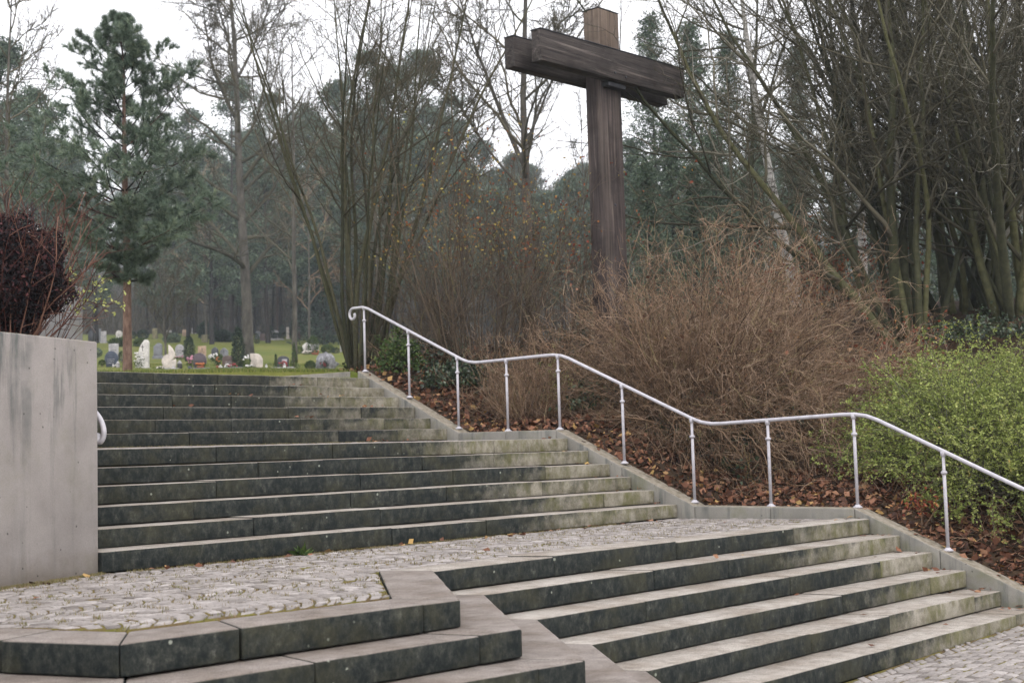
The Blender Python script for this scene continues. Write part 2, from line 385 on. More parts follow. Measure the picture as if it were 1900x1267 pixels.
def kids(P, Rr, per, t0, t1, a0, a1, lr, n, wig=.12, up=0.0, rr=.55, rmin=.002, taper=.3, lmin=0.0, flat=0.0):
    B, N, _ = P.shape
    plen = np.linalg.norm(np.diff(P, axis=1), axis=2).sum(1)
    t = t0 + (t1 - t0) * (np.arange(per)[None] + rng.random((B, per))) / per
    f = t * (N - 1); i = np.clip(f.astype(int), 0, N - 2); w = (f - i)[..., None]
    b = np.arange(B)[:, None]
    p0 = P[b, i]; p1 = P[b, i + 1]; pos = (p0 * (1 - w) + p1 * w).reshape(-1, 3)
    T = nz(p1 - p0).reshape(-1, 3)
    q = rng.normal(size=T.shape)
    if flat: q[:, 2] *= (1 - flat)
    q -= T * np.sum(T * q, 1, keepdims=True); q = nz(q)
    an = np.radians(rng.uniform(a0, a1, len(T)))[:, None]
    d = T * np.cos(an) + q * np.sin(an)
    rad = np.maximum(((Rr[b, i] * (1 - w[..., 0]) + Rr[b, i + 1] * w[..., 0]) * rr).reshape(-1), rmin)
    L = np.maximum((plen[:, None] * (1 - .55 * t)).reshape(-1) * rng.uniform(lr[0], lr[1], len(T)), lmin)
    return grow(pos, d, L, rad, n, wig, up, taper)

# ------------------------------------------------------------------ terrain
WA, WB = 4.107, .064
def wx(y): return WA + WB * np.clip(y, -6.5, 5)
def xl(y): return np.where(y > -1.6, -2.93 + .545 * (y + 1.6), -2.93)
def sstep(a, b, x):
    t = np.clip((x - a) / (b - a), 0, 1); return t * t * (3 - 2 * t)
def prof(y): return np.interp(y, [-6.1, -5.6, -3.82, -1.85, .2, 1.95, 4.05], [-1.80, -1.62, -.84, -.84, .05, .07, .98])
ZS = [0, 14, 15, 19, 25, 30, 40, 50, 60, 70, 84, 100, 115, 160, 300, 600]
ZV = [.9, .9, .92, 1.06, 1.45, 1.80, 2.47, 3.15, 4.12, 5.18, 6.75, 8.63, 10.5, 16., 38., 100.]
FH = np.array([.7306288, .6782863]); RH = np.array([.6817553, -.7309954])
def H(X, Y):
    X = np.asarray(X, float); Y = np.asarray(Y, float)
    dx, dy = X - CAM[0], Y - CAM[1]
    s = dx * FH[0] + dy * FH[1]; l = dx * RH[0] + dy * RH[1]
    zl = np.interp(s, ZS, ZV) - .03 * (l + .2 * s) * sstep(19, 32, s)
    d = X - wx(Y) - .11
    und = .05 * np.sin(X * .9 + 1.3) * np.sin(Y * .7) * sstep(1, 4, d)
    Pp = prof(Y) + (1.0 - prof(Y)) * sstep(2, 10, d)
    bank = Pp + (.28 * np.clip(d, 0, 1.2) + .08 * np.clip(d - 1.2, 0, 9)) * (1 - sstep(3.4, 5.6, Y)) + np.where(s > 19, zl - 1.06, 0) + und
    inner = np.where(Y < 4.1, np.where(Y > -6.0, prof(Y) - .42, -1.86), zl - .02)
    left = .66 + (zl - .66) * sstep(0, 5, Y)
    wline = -1.60 + .451 * (X + 2.935)
    front = np.where(Y < wline + .12, np.where(Y < -5.0, -1.86, -1.3), left)
    z = np.where(d > 0, bank, inner)
    z = np.where((X < xl(Y) - .12) & (Y < 4.1), front, z)
    return z
def gpt(px, s, dz=0.0):
    p = CAM + ray(px) * s
    return np.array([p[0], p[1], float(H(p[0], p[1])) + dz])

def axis(lo, hi, fine_lo, fine_hi, fine, growth=1.13, maxstep=25):
    a = list(np.arange(fine_lo, fine_hi + 1e-6, fine)); st = fine
    while a[-1] < hi: st = min(st * growth, maxstep); a.append(a[-1] + st)
    st = fine; b = []
    c = fine_lo
    while c > lo: st = min(st * growth, maxstep); c -= st; b.append(c)
    return np.array(b[::-1] + a)
ax = axis(-90, 640, -4, 9, .1); ay = axis(-60, 640, -6.5, 6, .12)
GX, GY = np.meshgrid(ax, ay, indexing='ij')
GZ = H(GX, GY)
far = sstep(8, 30, np.hypot(GX, GY))
GZ = GZ + far * (.10 * np.sin(GX * .31 + GY * .17) * np.sin(GY * .27 + 1))
mb = MB()
nx, ny = len(ax), len(ay)
i = (np.arange(nx - 1)[:, None] * ny + np.arange(ny - 1)[None]).ravel()
sG = (GX - CAM[0]) * FH[0] + (GY - CAM[1]) * FH[1]; lG = (GX - CAM[0]) * RH[0] + (GY - CAM[1]) * RH[1]
uG = lG / np.maximum(sG, 1)
lawn = ((GY > 4.0) & ((GX < 4.55) | (sG > 21.5))) * (1 - sstep(104, 114, sG)) * (uG < -.085)
forest = sstep(60, 100, sG)
mb.add(np.stack([GX, GY, GZ], -1), np.stack([i, i + ny, i + ny + 1, i + 1], 1), lawn=lawn.ravel(), forest=forest.ravel(), rnd=.5)
g = mb.build("ground", 'ground', smooth=True); g['kind'] = 'structure'

# ------------------------------------------------------------------ stairs
TR = .3238; RI = .15
LEV_L = [(-.868 - .15 * k) for k in range(6)]
def strip(front, width, joints=(), zt=0.0, h=.17, mbx=None, stain=None, gap=.007, corner_merge=None, worn=0.0, wornseg=0.0):
    """blocks along a front polyline (right to left); offset to the back by width"""
    P = np.asarray(front, float); n = len(P)
    seg = nz(P[1:] - P[:-1]); nr = np.stack([seg[:, 1], -seg[:, 0]], 1)          # back side for right-to-left runs
    B = np.zeros_like(P); B[0] = P[0] + nr[0] * width; B[-1] = P[-1] + nr[-1] * width
    for k in range(1, n - 1):
        b = nz((nr[k - 1] + nr[k])); B[k] = P[k] + b * width / max(.35, np.dot(b, nr[k]))
    for k in range(n - 1):
        js = [0.0] + [j for (sgi, j) in joints if sgi == k] + [1.0]
        for a, b in zip(js[:-1], js[1:]):
            L = np.linalg.norm(P[k + 1] - P[k]); e = gap / L / 2
            a2, b2 = a + e, b - e
            f0, f1 = P[k] + (P[k + 1] - P[k]) * a2, P[k] + (P[k + 1] - P[k]) * b2
            b0, b1 = B[k] + (B[k + 1] - B[k]) * a2, B[k] + (B[k + 1] - B[k]) * b2
            cx = (f0 + f1) / 2
            dz = rng.normal(0, .0032)
            off = rng.normal(0, .005) * nr[k]
            # subdivided block so stain varies smoothly along it
            m = max(1, int(L * (b - a) / .13))
            tt = np.linspace(0, 1, m + 1)
            fr = f0 + (f1 - f0) * tt[:, None] + off + rng.normal(0, .0007, (m + 1, 1)) * nr[k]; bk = b0 + (b1 - b0) * tt[:, None]
            zz = zt + dz + rng.normal(0, .0006, m + 1)
            poly = np.concatenate([fr, bk[::-1]])
            z1 = np.concatenate([zz, zz[::-1]])
            bs = rng.normal(0, .17)
            sv = np.clip(np.array([stain(q[0]) for q in poly]) + bs, -.2, 1.2)
            # prism with quads on top for clean bevels
            N = m + 1
            V = np.concatenate([np.c_[fr, np.full(N, zt - h)], np.c_[bk, np.full(N, zt - h)], np.c_[fr, zz], np.c_[bk, zz]])
            q = np.arange(m)
            F_top = np.stack([2 * N + q + 1, 2 * N + q, 3 * N + q, 3 * N + q + 1], 1)
            F_fr = np.stack([q, 2 * N + q, 2 * N + q + 1, q + 1], 1)
            F_bk = np.stack([N + q + 1, 3 * N + q + 1, 3 * N + q, N + q], 1)
            F_bt = np.stack([q, q + 1, N + q + 1, N + q], 1)
            F_e = np.array([[0, N, 3 * N, 2 * N], [N - 1, 3 * N - 1, 4 * N - 1, 2 * N - 1]])
            st4 = np.concatenate([sv[:N], sv[N:][::-1], sv[:N], sv[N:][::-1]])
            mbx.add(V, [F_top, F_fr, F_bk, F_bt, F_e], stain=st4, worn=(worn if k == 0 else max(worn, wornseg)), rim=np.repeat([0., 0., 1., 1.], N))
    return P, B
def flight(label, name="stone_staircase"):
    e = empty(name, (0, 0, 0)); tag(e, label, "staircase", "stone stair flights"); return e
def rj(n, lo=.0, hi=1.0):
    q = np.linspace(lo, hi, n + 2)[1:-1]; return [(0, float(x)) for x in q + rng.normal(0, .03, n)]
up_f = flight("upper flight of grey stone steps ending at the graveyard lawn")
for k in range(6):          # n0 = top
    y = 3.7833 - k * TR; z = .9295 - .15 * k
    m_ = MB(); xr = float(wx(y)) - .002; x0 = float(xl(y))
    c = 2.75 + rng.normal(0, .12)
    strip([(xr, y), (x0, y)], .42 if k else .36, rj(4), z, .143, m_, lambda x, c=c: float(np.interp(x, [c - 1.6, c + 1.2], [1.2, .2])))
    m_.build("step", 'step', up_f, bevel=.007)
mid_f = flight("middle flight of six dark stained stone steps between the two landings")
for k in range(6):
    y = -k * TR; z = -.15 * k
    m_ = MB(); xr = float(wx(y)) - .002; x0 = float(xl(y)) - .0
    c = 1.85 + rng.normal(0, .2)
    strip([(xr, y), (x0, y)], .42 if k else .34, rj(4), z, .143, m_, lambda x, c=c: float(np.interp(x, [c - 1.1, c + .8], [1.25, .2])))
    m_.build("step", 'step', mid_f, bevel=.007)
low_f = flight("lowest flight of stone steps folding round the jutting corner of the cobbled landing")
fronts = []
for k in range(6):
    y = -3.9828 - k * TR; z = LEV_L[k]
    inn = np.array([-1.943 + .1365 * k, -4.019 - k * TR * .985]); out = np.array([-3.057 + .15 * k, -5.382 - .289 * k])
    if k == 0: left = [(-4.981, -5.281), (-5.21, -4.686), (-6.0, -2.62)]
    else: left = [(-5.03 - .10 * k, -5.30 - .255 * k), (-5.32 - .25 * k, -4.69 - .05 * k), (-6.15 - .26 * k, -2.62 - .1 * k)]
    xr = float(wx(y)) - .002
    fr = [(xr, y), tuple(inn), tuple(out)] + left
    fronts.append(fr)
    m_ = MB()
    js = [(0, q) for q in (np.array([.30, .55, .78]) + rng.normal(0, .05, 3) - .04 * k)] + [(2, .13), (2, .62 + rng.normal(0, .08))]
    c = 1.9 + rng.normal(0, .2) - .05 * k
    strip(fr, .35 if k == 0 else .44, js, z, .143, m_, lambda x, c=c: float(np.interp(x, [c - 1.3, c + 1.2], [1.25, .15])), worn=0.0, wornseg=.85)
    m_.build("step", 'step', low_f, bevel=.010)

# cobbled landings: base slab with joints + setts
def inside(px, py, poly):
    poly = np.asarray(poly); r = np.zeros(len(px), bool); n = len(poly); j = n - 1
    for k in range(n):
        xi, yi = poly[k]; xj, yj = poly[j]
        c = ((yi > py) != (yj > py)) & (px < (xj - xi) * (py - yi) / (yj - yi + 1e-12) + xi)
        r ^= c; j = k
    return r
def setts(mbx, poly, zf, bound=None, pitch=.094, strip_w=.94, x0=None, sag=.30, y0=0.0):
    poly = np.asarray(poly); lo, hi = poly.min(0), poly.max(0)
    nr = int((hi[0] - lo[0] + 1) / pitch); ns = int((hi[1] - lo[1]) / strip_w) + 2
    Vs, Rn = [], []
    for sidx in range(-1, ns):
        yc = lo[1] + (sidx + .5) * strip_w + y0
        per = int(strip_w / .093)
        for r in range(-4, nr):
            xb = lo[0] + r * pitch + (sidx % 2) * pitch * .5
            ph = rng.uniform(0, 1) * .3
            edges = np.linspace(-1, 1, per + 1); edges[1:-1] += rng.normal(0, .025, per - 1)
            for q in range(per):
                a, b = edges[q], edges[q + 1]
                cs = []
                for (v, dxx) in ((a, 0), (b, 0), (b, 1), (a, 1)):
                    x_ = xb + sag * (1 - v * v) + dxx * pitch
                    cs.append((x_, yc + v * strip_w / 2))
                cs = np.array(cs); ctr = cs.mean(0)
                sh = rng.uniform(.76, .90)
                Vs.append((ctr + (cs - ctr) * sh + rng.normal(0, .0045, (4, 2)))); Rn.append(np.clip(rng.normal(.5, .25), 0, 1))
    Vs = np.array(Vs); Rn = np.array(Rn); ctr = Vs.mean(1)
    ok = inside(ctr[:, 0], ctr[:, 1], poly)
    Vs = Vs[ok]; Rn = Rn[ok]; ctr = Vs.mean(1) if False else ctr[ok]; ok = np.ones(len(Vs), bool)
    for _ in range(7):
        for k in range(4):
            bad = ~inside(Vs[:, k, 0], Vs[:, k, 1], poly)
            Vs[bad, k] += (ctr[bad] - Vs[bad, k]) * .22
    ok &= rng.random(len(ok)) > .006
    Vs, Rn, ctr = Vs[ok], Rn[ok], ctr[ok]; n = len(Vs)
    zt = zf(Vs[..., 0], Vs[..., 1]) + rng.normal(0, .0018, (n, 1)) + rng.normal(0, .001, (n, 4))
    inner = ctr[:, None] + (Vs - ctr[:, None]) * .86
    V = np.concatenate([np.concatenate([Vs, (zt - .03)[..., None]], -1), np.concatenate([Vs, (zt - .0045)[..., None]], -1), np.concatenate([inner, zt[..., None]], -1)], 1)
    o = np.arange(n)[:, None] * 12; fs = []
    for k in range(4):
        k2 = (k + 1) % 4
        fs.append(o + np.array([[k, k2, 4 + k2, 4 + k]])); fs.append(o + np.array([[4 + k, 4 + k2, 8 + k2, 8 + k]]))
    fs.append(o + np.array([[8, 9, 10, 11]]))
    mbx.add(V.reshape(-1, 3), fs, rnd=np.repeat(Rn, 12))
def back_line(front, w):
    t = MB(); return strip(front, w, (), 0, .1, t, lambda x: 0)[1]
b1 = back_line(fronts[0], .362)
y_foot = -5 * TR + .02
zf_low = lambda x, y: -.874 - .028 * (y - (-3.7)) / 2.1
poly_low = [(float(wx(-1.7)) - .01, y_foot - .01), (float(wx(-3.6)) - .01, b1[0][1])] + [tuple(p) for p in b1[1:]] + [(-6.2, -2.2), (-3.9, -2.05), (-2.95, -1.63), (-2.93, y_foot - .01)]
m_ = MB(); setts(m_, poly_low, zf_low)
o = m_.build("cobbled_landing", 'sett', smooth=False); o['kind'] = 'structure'
m_ = MB(); pl = np.array(poly_low); pl[:, 1] += np.where(pl[:, 1] > -1.9, .1, 0)
m_.prism(pl, -1.2, zf_low(pl[:, 0], pl[:, 1]) - .007)
o = m_.build("landing_bed", 'joint'); o['kind'] = 'structure'
zf_mid = lambda x, y: .002 + .026 * (y - .34) / 1.84
poly_mid = [(float(wx(.35)) - .01, .345), (float(wx(2.1)) - .01, 2.16), (float(xl(2.16)) + .02, 2.16), (float(xl(.345)) + .02, .345)]
m_ = MB(); setts(m_, poly_mid, zf_mid)
o = m_.build("upper_landing", 'sett'); o['kind'] = 'structure'
m_ = MB(); pm = np.array(poly_mid); pm[:, 1] += np.where(pm[:, 1] > 2, .1, 0); m_.prism(pm, -.5, zf_mid(pm[:, 0], pm[:, 1]) - .016)
o = m_.build("upper_landing_bed", 'joint'); o['kind'] = 'structure'
zf_bot = lambda x, y: -1.764 + .02 * np.clip(np.asarray(x, float) - .3, 0, 5.5)
poly_bot = [(-1.2, -5.607), (6.0, -5.607), (7.5, -9.5), (-3.5, -9.5), (-2.3, -6.95)]
m_ = MB(); setts(m_, poly_bot, zf_bot, sag=.26)
o = m_.build("cobbled_pavement", 'sett'); o['kind'] = 'structure'
m_ = MB(); gx = np.linspace(-14, 14, 57); gy = np.linspace(-16, -5.604, 12); QX, QY = np.meshgrid(gx, gy, indexing='ij')
i = (np.arange(56)[:, None] * 12 + np.arange(11)[None]).ravel(); m_.add(np.stack([QX, QY, zf_bot(QX, QY) - .008], -1), np.stack([i, i + 12, i + 13, i + 1], 1))
o = m_.build("pavement_bed", 'joint'); o['kind'] = 'structure'

# right cheek wall
ch = empty("cheek_wall"); tag(ch, "sloping grey concrete edging wall carrying the pale handrail beside the steps", "wall")
prf = [(4.06, 1.045), (3.02, .595), (1.95, .125), (.2, .108), (-.82, -.335), (-1.85, -.768), (-3.82, -.770), (-4.70, -1.140), (-5.6, -1.528), (-6.25, -1.80)]
m_ = MB()
for (ya, za), (yb, zb) in zip(prf[:-1], prf[1:]):
    cuts = 2 if abs(za - zb) < .05 else 1
    for c in range(cuts):
        f0, f1 = c / cuts, (c + 1) / cuts
        y0_, y1_ = ya + (yb - ya) * f0, ya + (yb - ya) * f1; z0_, z1_ = za + (zb - za) * f0, za + (zb - za) * f1
        g_ = .0025
        m_.prism([(wx(y0_), y0_ - g_), (wx(y0_) + .215, y0_ - g_), (wx(y1_) + .215, y1_ + g_), (wx(y1_), y1_ + g_)],
                 [z0_ - .75, z0_ - .75, z1_ - .75, z1_ - .75], [z0_, z0_, z1_, z1_])
m_.build("coping", 'cheek', ch, bevel=.012)
m_ = MB(); m_.prism([(2.95, 4.16), (4.33, 4.16), (4.33, 4.40), (2.95, 4.36)], .6, [.94, 1.04, 1.045, .945])
m_.build("kerb_stone", 'cheek', ch, bevel=.01)

# left concrete walls
cw = MB(); d1 = nz(np.array([.976, .441])); n1 = np.array([-d1[1], d1[0]])
A0 = np.array([-2.935, -1.60]); A1 = A0 - d1 * 4.6
cw.prism([A1, A0, A0 + n1 * .22 + d1 * .02, A1 + n1 * .22], -1.1, .757)
o = cw.build("concrete_wall", 'wall', bevel=.012); tag(o, "pale smooth concrete retaining wall with grey streaks at the left edge of the steps", "wall")
cw = MB(); f0 = A0 + n1 * .225 + d1 * .018
fl = np.array([.49, .872])
cw.prism([f0 - d1 * .2, f0, f0 + fl * 2.62, f0 + fl * 2.62 - d1 * .2], -1.1, .74)
o = cw.build("flank_wall", 'wall', bevel=.01); tag(o, "plain concrete flank wall behind the pale wall along the steps' far side", "wall")
W2 = np.array([-1.40, 1.30])
cw = MB(); cw.prism([W2 - d1 * 3.2, W2, W2 + n1 * .25, W2 - d1 * 3.2 + n1 * .25], .2, [1.62, 1.55, 1.55, 1.62])
o = cw.build("board_marked_wall", 'wall_old', bevel=.01); tag(o, "darker weathered grey concrete wall standing behind the purple bush", "wall")

# ------------------------------------------------------------------ handrail
hr = empty("handrail", (wx(4.0) + .11, 4.0, 1.03)); tag(hr, "pale lilac painted tube handrail on slim posts, curled at its top end", "handrail")
bpy.context.view_layer.update()
HO = np.array(hr.location)
def hx(y): return wx(y) + .112
key = [(4.20, 1.945), (4.03, 1.955), (1.86, 1.020), (1.72, 1.006), (.30, 1.010), (.16, .995), (-1.90, .118), (-2.05, .098), (-3.80, .142), (-3.95, .125), (-5.45, -.572), (-7.6, -1.52)]
pts = [np.array([hx(y), y, z]) for y, z in key]
# curl at top end
curl = []
cy, cz = 4.20, 1.945 - .085
for a in np.linspace(0, 1.55 * math.pi, 22):
    rr_ = .085 * (1 - .12 * a / math.pi) if a < math.pi * .9 else .085 * (1 - .12 * a / math.pi) * (1 - .33 * (a - .9 * math.pi))
    curl.append(np.array([hx(4.2), cy + .06 + rr_ * math.sin(a), cz + rr_ * math.cos(a)]))
def densify(P, r=.05):
    out = []
    for a, b in zip(P[:-1], P[1:]):
        L = np.linalg.norm(b - a); n_ = max(1, int(L / .12))
        out += [a + (b - a) * t for t in np.linspace(0, 1, n_, endpoint=False)]
    return np.array(out + [P[-1]])
def smooth_pts(P, it=2):
    P = P.copy()
    for _ in range(it): P[1:-1] = .25 * P[:-2] + .5 * P[1:-1] + .25 * P[2:]
    return P
railp = np.concatenate([np.array(curl[::-1]), smooth_pts(densify(pts), 1)[1:]])
m_ = MB(); m_.tube(railp, np.full(len(railp), .0195), 10)
m_.build("rail", 'rail', hr, smooth=True, origin=HO).location = (0, 0, 0)
posts = [(4.015, 1.031), (3.048, .622), (2.06, .175), (1.135, .115), (.233, .108), (-.778, -.305), (-1.776, -.738), (-2.775, -.770), (-3.798, -.770), (-4.734, -1.155), (-5.75, -1.595), (-6.75, -1.786)]
railz = lambda y: float(np.interp(-y, [-k[0] for k in key], [k[1] for k in key]))
for y, zb in posts:
    top = railz(y); h = top - zb; c = (hx(y), y, zb)
    pp = MB()
    pp.lathe([(.0165, 0), (.0165, h * .78), (.0145, h * .782), (.0145, h - .015)], c, 12)
    po = pp.build("post", 'rail', hr, smooth=True, origin=HO); po.location = (0, 0, 0)
    q = MB(); q.lathe([(.019, h * .765), (.029, h * .772), (.031, h * .785), (.026, h * .797), (.0165, h * .802)], c, 14)
    k_ = q.build("collar", 'rail', po, smooth=True, origin=HO); k_.location = (0, 0, 0)
    q = MB(); q.lathe([(.046, -.004), (.046, .010), (.030, .018), (.0195, .03)], c, 16)
    k_ = q.build("base_flange", 'rail', po, smooth=True, origin=HO); k_.location = (0, 0, 0)
    q = MB(); q.lathe([(.0165, h - .05), (.023, h - .045), (.026, h - .026), (.027, h)], c, 12)
    k_ = q.build("saddle", 'rail', po, smooth=True, origin=HO); k_.location = (0, 0, 0)
# far-side rail: only its curled lower end shows past the wall
lr = empty("handrail", at(178, 790, 10.25)); tag(lr, "curled end of the far handrail peeping out behind the pale concrete wall", "handrail")
hk = []
for (px_, py_, s_) in [(150, 752, 10.7), (165, 757, 10.5), (176, 764, 10.3), (184, 774, 10.2), (190, 786, 10.15), (193, 799, 10.1), (192, 811, 10.1), (188, 819, 10.1), (183, 821, 10.1), (180, 815, 10.12), (181, 806, 10.15)]:
    hk.append(at(px_, py_, s_))
hk = np.array(hk); m_ = MB(); m_.tube(smooth_pts(np.repeat(hk, 2, 0)[1:], 2), np.full(2 * len(hk) - 1, .021), 10)
m_.build("rail", 'rail', lr, smooth=True, origin=np.array(lr.location)).location = (0, 0, 0)
m_ = MB(); m_.tube(np.array([at(166, 757, 10.5), at(160, 790, 10.6)]), np.array([.012, .012]), 8)
m_.build("bracket", 'rail', lr, origin=np.array(lr.location)).location = (0, 0, 0)

# ------------------------------------------------------------------ wooden cross
cr = empty("wooden_cross", (7.32, 1.86, .55)); tag(cr, "tall dark wooden cross with doubled crossbeams rising behind the brown shrub", "cross")
CO = np.array(cr.location)
def cpart(name, mbx, mat, parent=cr, bevel=.008):
    o = mbx.build(name, mat, parent, bevel=bevel, origin=CO); o.location = (0, 0, 0); return o
b_ = MB(); b_.prism([(5.60, 1.537), (8.905, 1.537), (8.905, 1.717), (5.60, 1.717)], [5.155, 5.195, 5.195, 5.155], [5.592, 5.642, 5.642, 5.592])
fb = cpart("crossbeam", b_, 'beam')
b_ = MB(); b_.prism([(5.56, 2.005), (9.10, 2.005), (9.10, 2.185), (5.56, 2.185)], [5.155, 5.20, 5.20, 5.155], [5.588, 5.64, 5.64, 5.588])
bb = cpart("crossbeam", b_, 'beam')
b_ = MB(); b_.prism([(7.085, 1.722), (7.56, 1.722), (7.56, 2.0), (7.085, 2.0)], .45, 5.64)
po = cpart("post", b_, 'post')
b_ = MB(); b_.prism([(7.085, 1.722), (7.56, 1.722), (7.56, 2.0), (7.085, 2.0)], 5.642, 6.255)
cpart("post_head", b_, 'post_raw')
for (x0_, x1_, y0_, y1_, za, zb, par) in ((5.59, 8.915, 1.53, 1.724, 5.592, 5.642, fb), (5.55, 9.11, 1.998, 2.192, 5.588, 5.64, bb)):
    b_ = MB(); b_.prism([(x0_, y0_), (x1_, y0_), (x1_, y1_), (x0_, y1_)], [za + .002, zb + .002, zb + .002, za + .002], [za + .014, zb + .014, zb + .014, za + .014])
    k_ = b_.build("beam_cap", 'lead', par, origin=CO); k_.location = (0, 0, 0)
b_ = MB(); b_.prism([(7.075, 1.712), (7.57, 1.712), (7.57, 2.01), (7.075, 2.01)], 6.257, 6.272); cpart("post_cap", b_, 'lead')
for (x_, z_) in ((7.20, 5.27), (7.45, 5.25), (7.33, 3.38)):
    b_ = MB(); yy = 1.530 if z_ > 4 else 1.716
    b_.tube(np.array([[x_, yy, z_], [x_, yy + .02, z_]]), np.array([.020, .020]), 10); k_ = cpart("bolt", b_, 'lead', bevel=0)
b_ = MB(); b_.box((7.12, 1.60, 5.085), (7.52, 1.720, 5.15)); cpart("bracket", b_, 'lead')


# ------------------------------------------------------------------ planting
def up_dirs(n, a0, a1, az=None):
    az = rng.uniform(0, 2 * np.pi, n) if az is None else az
    a = np.radians(rng.uniform(a0, a1, n))
    return np.stack([np.sin(a) * np.cos(az), np.sin(a) * np.sin(az), np.cos(a)], 1)
def lat(v):   # camera-right component -> world horizontal direction
    return np.array([RH[0], RH[1], 0]) * v
ORG = np.zeros(3)

# A. mossy many-stemmed hazel beside the top of the steps
def multistem(name, label, cat, base, n, spread, lean, L, r, barkm, twigm, seed, lv=(9, 8, 6), group=None, bias=None, wig=.05, up=.035, twigr=.0028, t0=.25, extra=None, upk=.05):
    global rng
    rng = np.random.default_rng(seed)
    e = empty(name, base); tag(e, label, cat, group)
    az = rng.uniform(0, 2 * np.pi, n)
    b0 = np.stack([np.cos(az) * spread * rng.random(n), np.sin(az) * spread * rng.random(n), np.full(n, -.25)], 1)
    d = up_dirs(n, lean[0], lean[1], az)
    if bias is not None: d = nz(d + np.asarray(bias))
    if extra is not None:
        b0 = np.concatenate([b0, np.tile([[0, 0, -.25]], (len(extra), 1)) + rng.normal(0, spread * .4, (len(extra), 3)) * [1, 1, 0]]); d = np.concatenate([d, nz(np.array(extra, float))]); n = len(b0)
    P, R_ = grow(b0, d, rng.uniform(L[0], L[1], n), rng.uniform(r[0], r[1], n), 16, wig, up, .12)
    tr = MB(); tr.tube(P, R_, 7); tr.build("stems", barkm, e, smooth=True)
    cr_ = MB()
    P1, R1 = kids(P, R_, lv[0], t0, .97, 22, 58, (.28, .55), 10, .12, upk, .55, .006)
    P2, R2 = kids(P1, R1, lv[1], .12, .98, 25, 62, (.3, .6), 7, .14, upk * .6, .55, .0042)
    P3, R3 = kids(P2, R2, lv[2], .1, 1.0, 25, 65, (.35, .7), 5, .16, 0.02, .6, twigr, .5, .12)
    cr_.tube(P1, R1, 5); cr_.tube(P2, R2, 4, cap=False); cr_.tube(P3, R3, 3)
    cr_.build("crown", twigm, e, smooth=True)
    return e, P, P1, P2, P3
bA = gpt(672, 20.6)
multistem("hazel_tree", "many-stemmed mossy bare hazel beside the top end of the handrail", "tree", bA, 15, .30, (3, 24), (6.0, 8.2), (.026, .050),
          'bark_olive', 'twig_olive', 11, (8, 7, 5), bias=lat(.05), up=.03, t0=.34,
          extra=[[*(lat(-.36)[:2]), 1], [*(lat(-.28)[:2]), 1], [*(lat(.30)[:2]), 1], [*(lat(.42)[:2]), 1], [*(lat(-.2)[:2]), 1], [*(lat(.15)[:2]), 1]])

# B. big dark multi-stemmed trees on the right
kinds = [(1695, 20.5, "leftmost of the big dark multi-stemmed trees, its low limbs reaching towards the cross", 10, 31, lat(-.10), [[*(lat(-.75)[:2]), .75], [*(lat(-.55)[:2]), 1], [*(lat(-.35)[:2]), 1.1], [*(lat(-.95)[:2]), .62]]),
         (1790, 21.5, "middle one of the big dark multi-stemmed trees above the green bush", 10, 32, lat(-.02), [[*(lat(-.4)[:2]), 1], [*(lat(.3)[:2]), 1]]),
         (1890, 20.5, "big dark multi-stemmed tree cut by the right edge of the picture", 11, 33, lat(.0), [[*(lat(-.45)[:2]), 1], [*(lat(-.2)[:2]), 1]]),
         (1990, 22.5, "big dark multi-stemmed tree just beyond the right edge, its stems leaning in", 9, 34, lat(-.08), [[*(lat(-.5)[:2]), 1], [*(lat(-.3)[:2]), 1]])]
for px_, s_, lab, n_, sd_, bi, ex in kinds:
    multistem("multistem_tree", lab, "tree", gpt(px_, s_), n_, .45, (4, 24), (6.5, 9.5), (.038, .088), 'bark_dark', 'twig_dark', sd_, (11, 9, 7), bias=bi, extra=ex,
              group="dark multi-stemmed trees on the bank", wig=.07, up=.03, twigr=.0034, t0=.14, upk=.03)

def clear(P, base, m=.38):
    lim = wx(P[..., 1] + base[1]) + .22 + m - base[0]
    x = P[..., 0]; P[..., 0] = np.where(x < lim + .5, lim - .2 + .7 * np.exp((x - lim - .5) / .7), x)
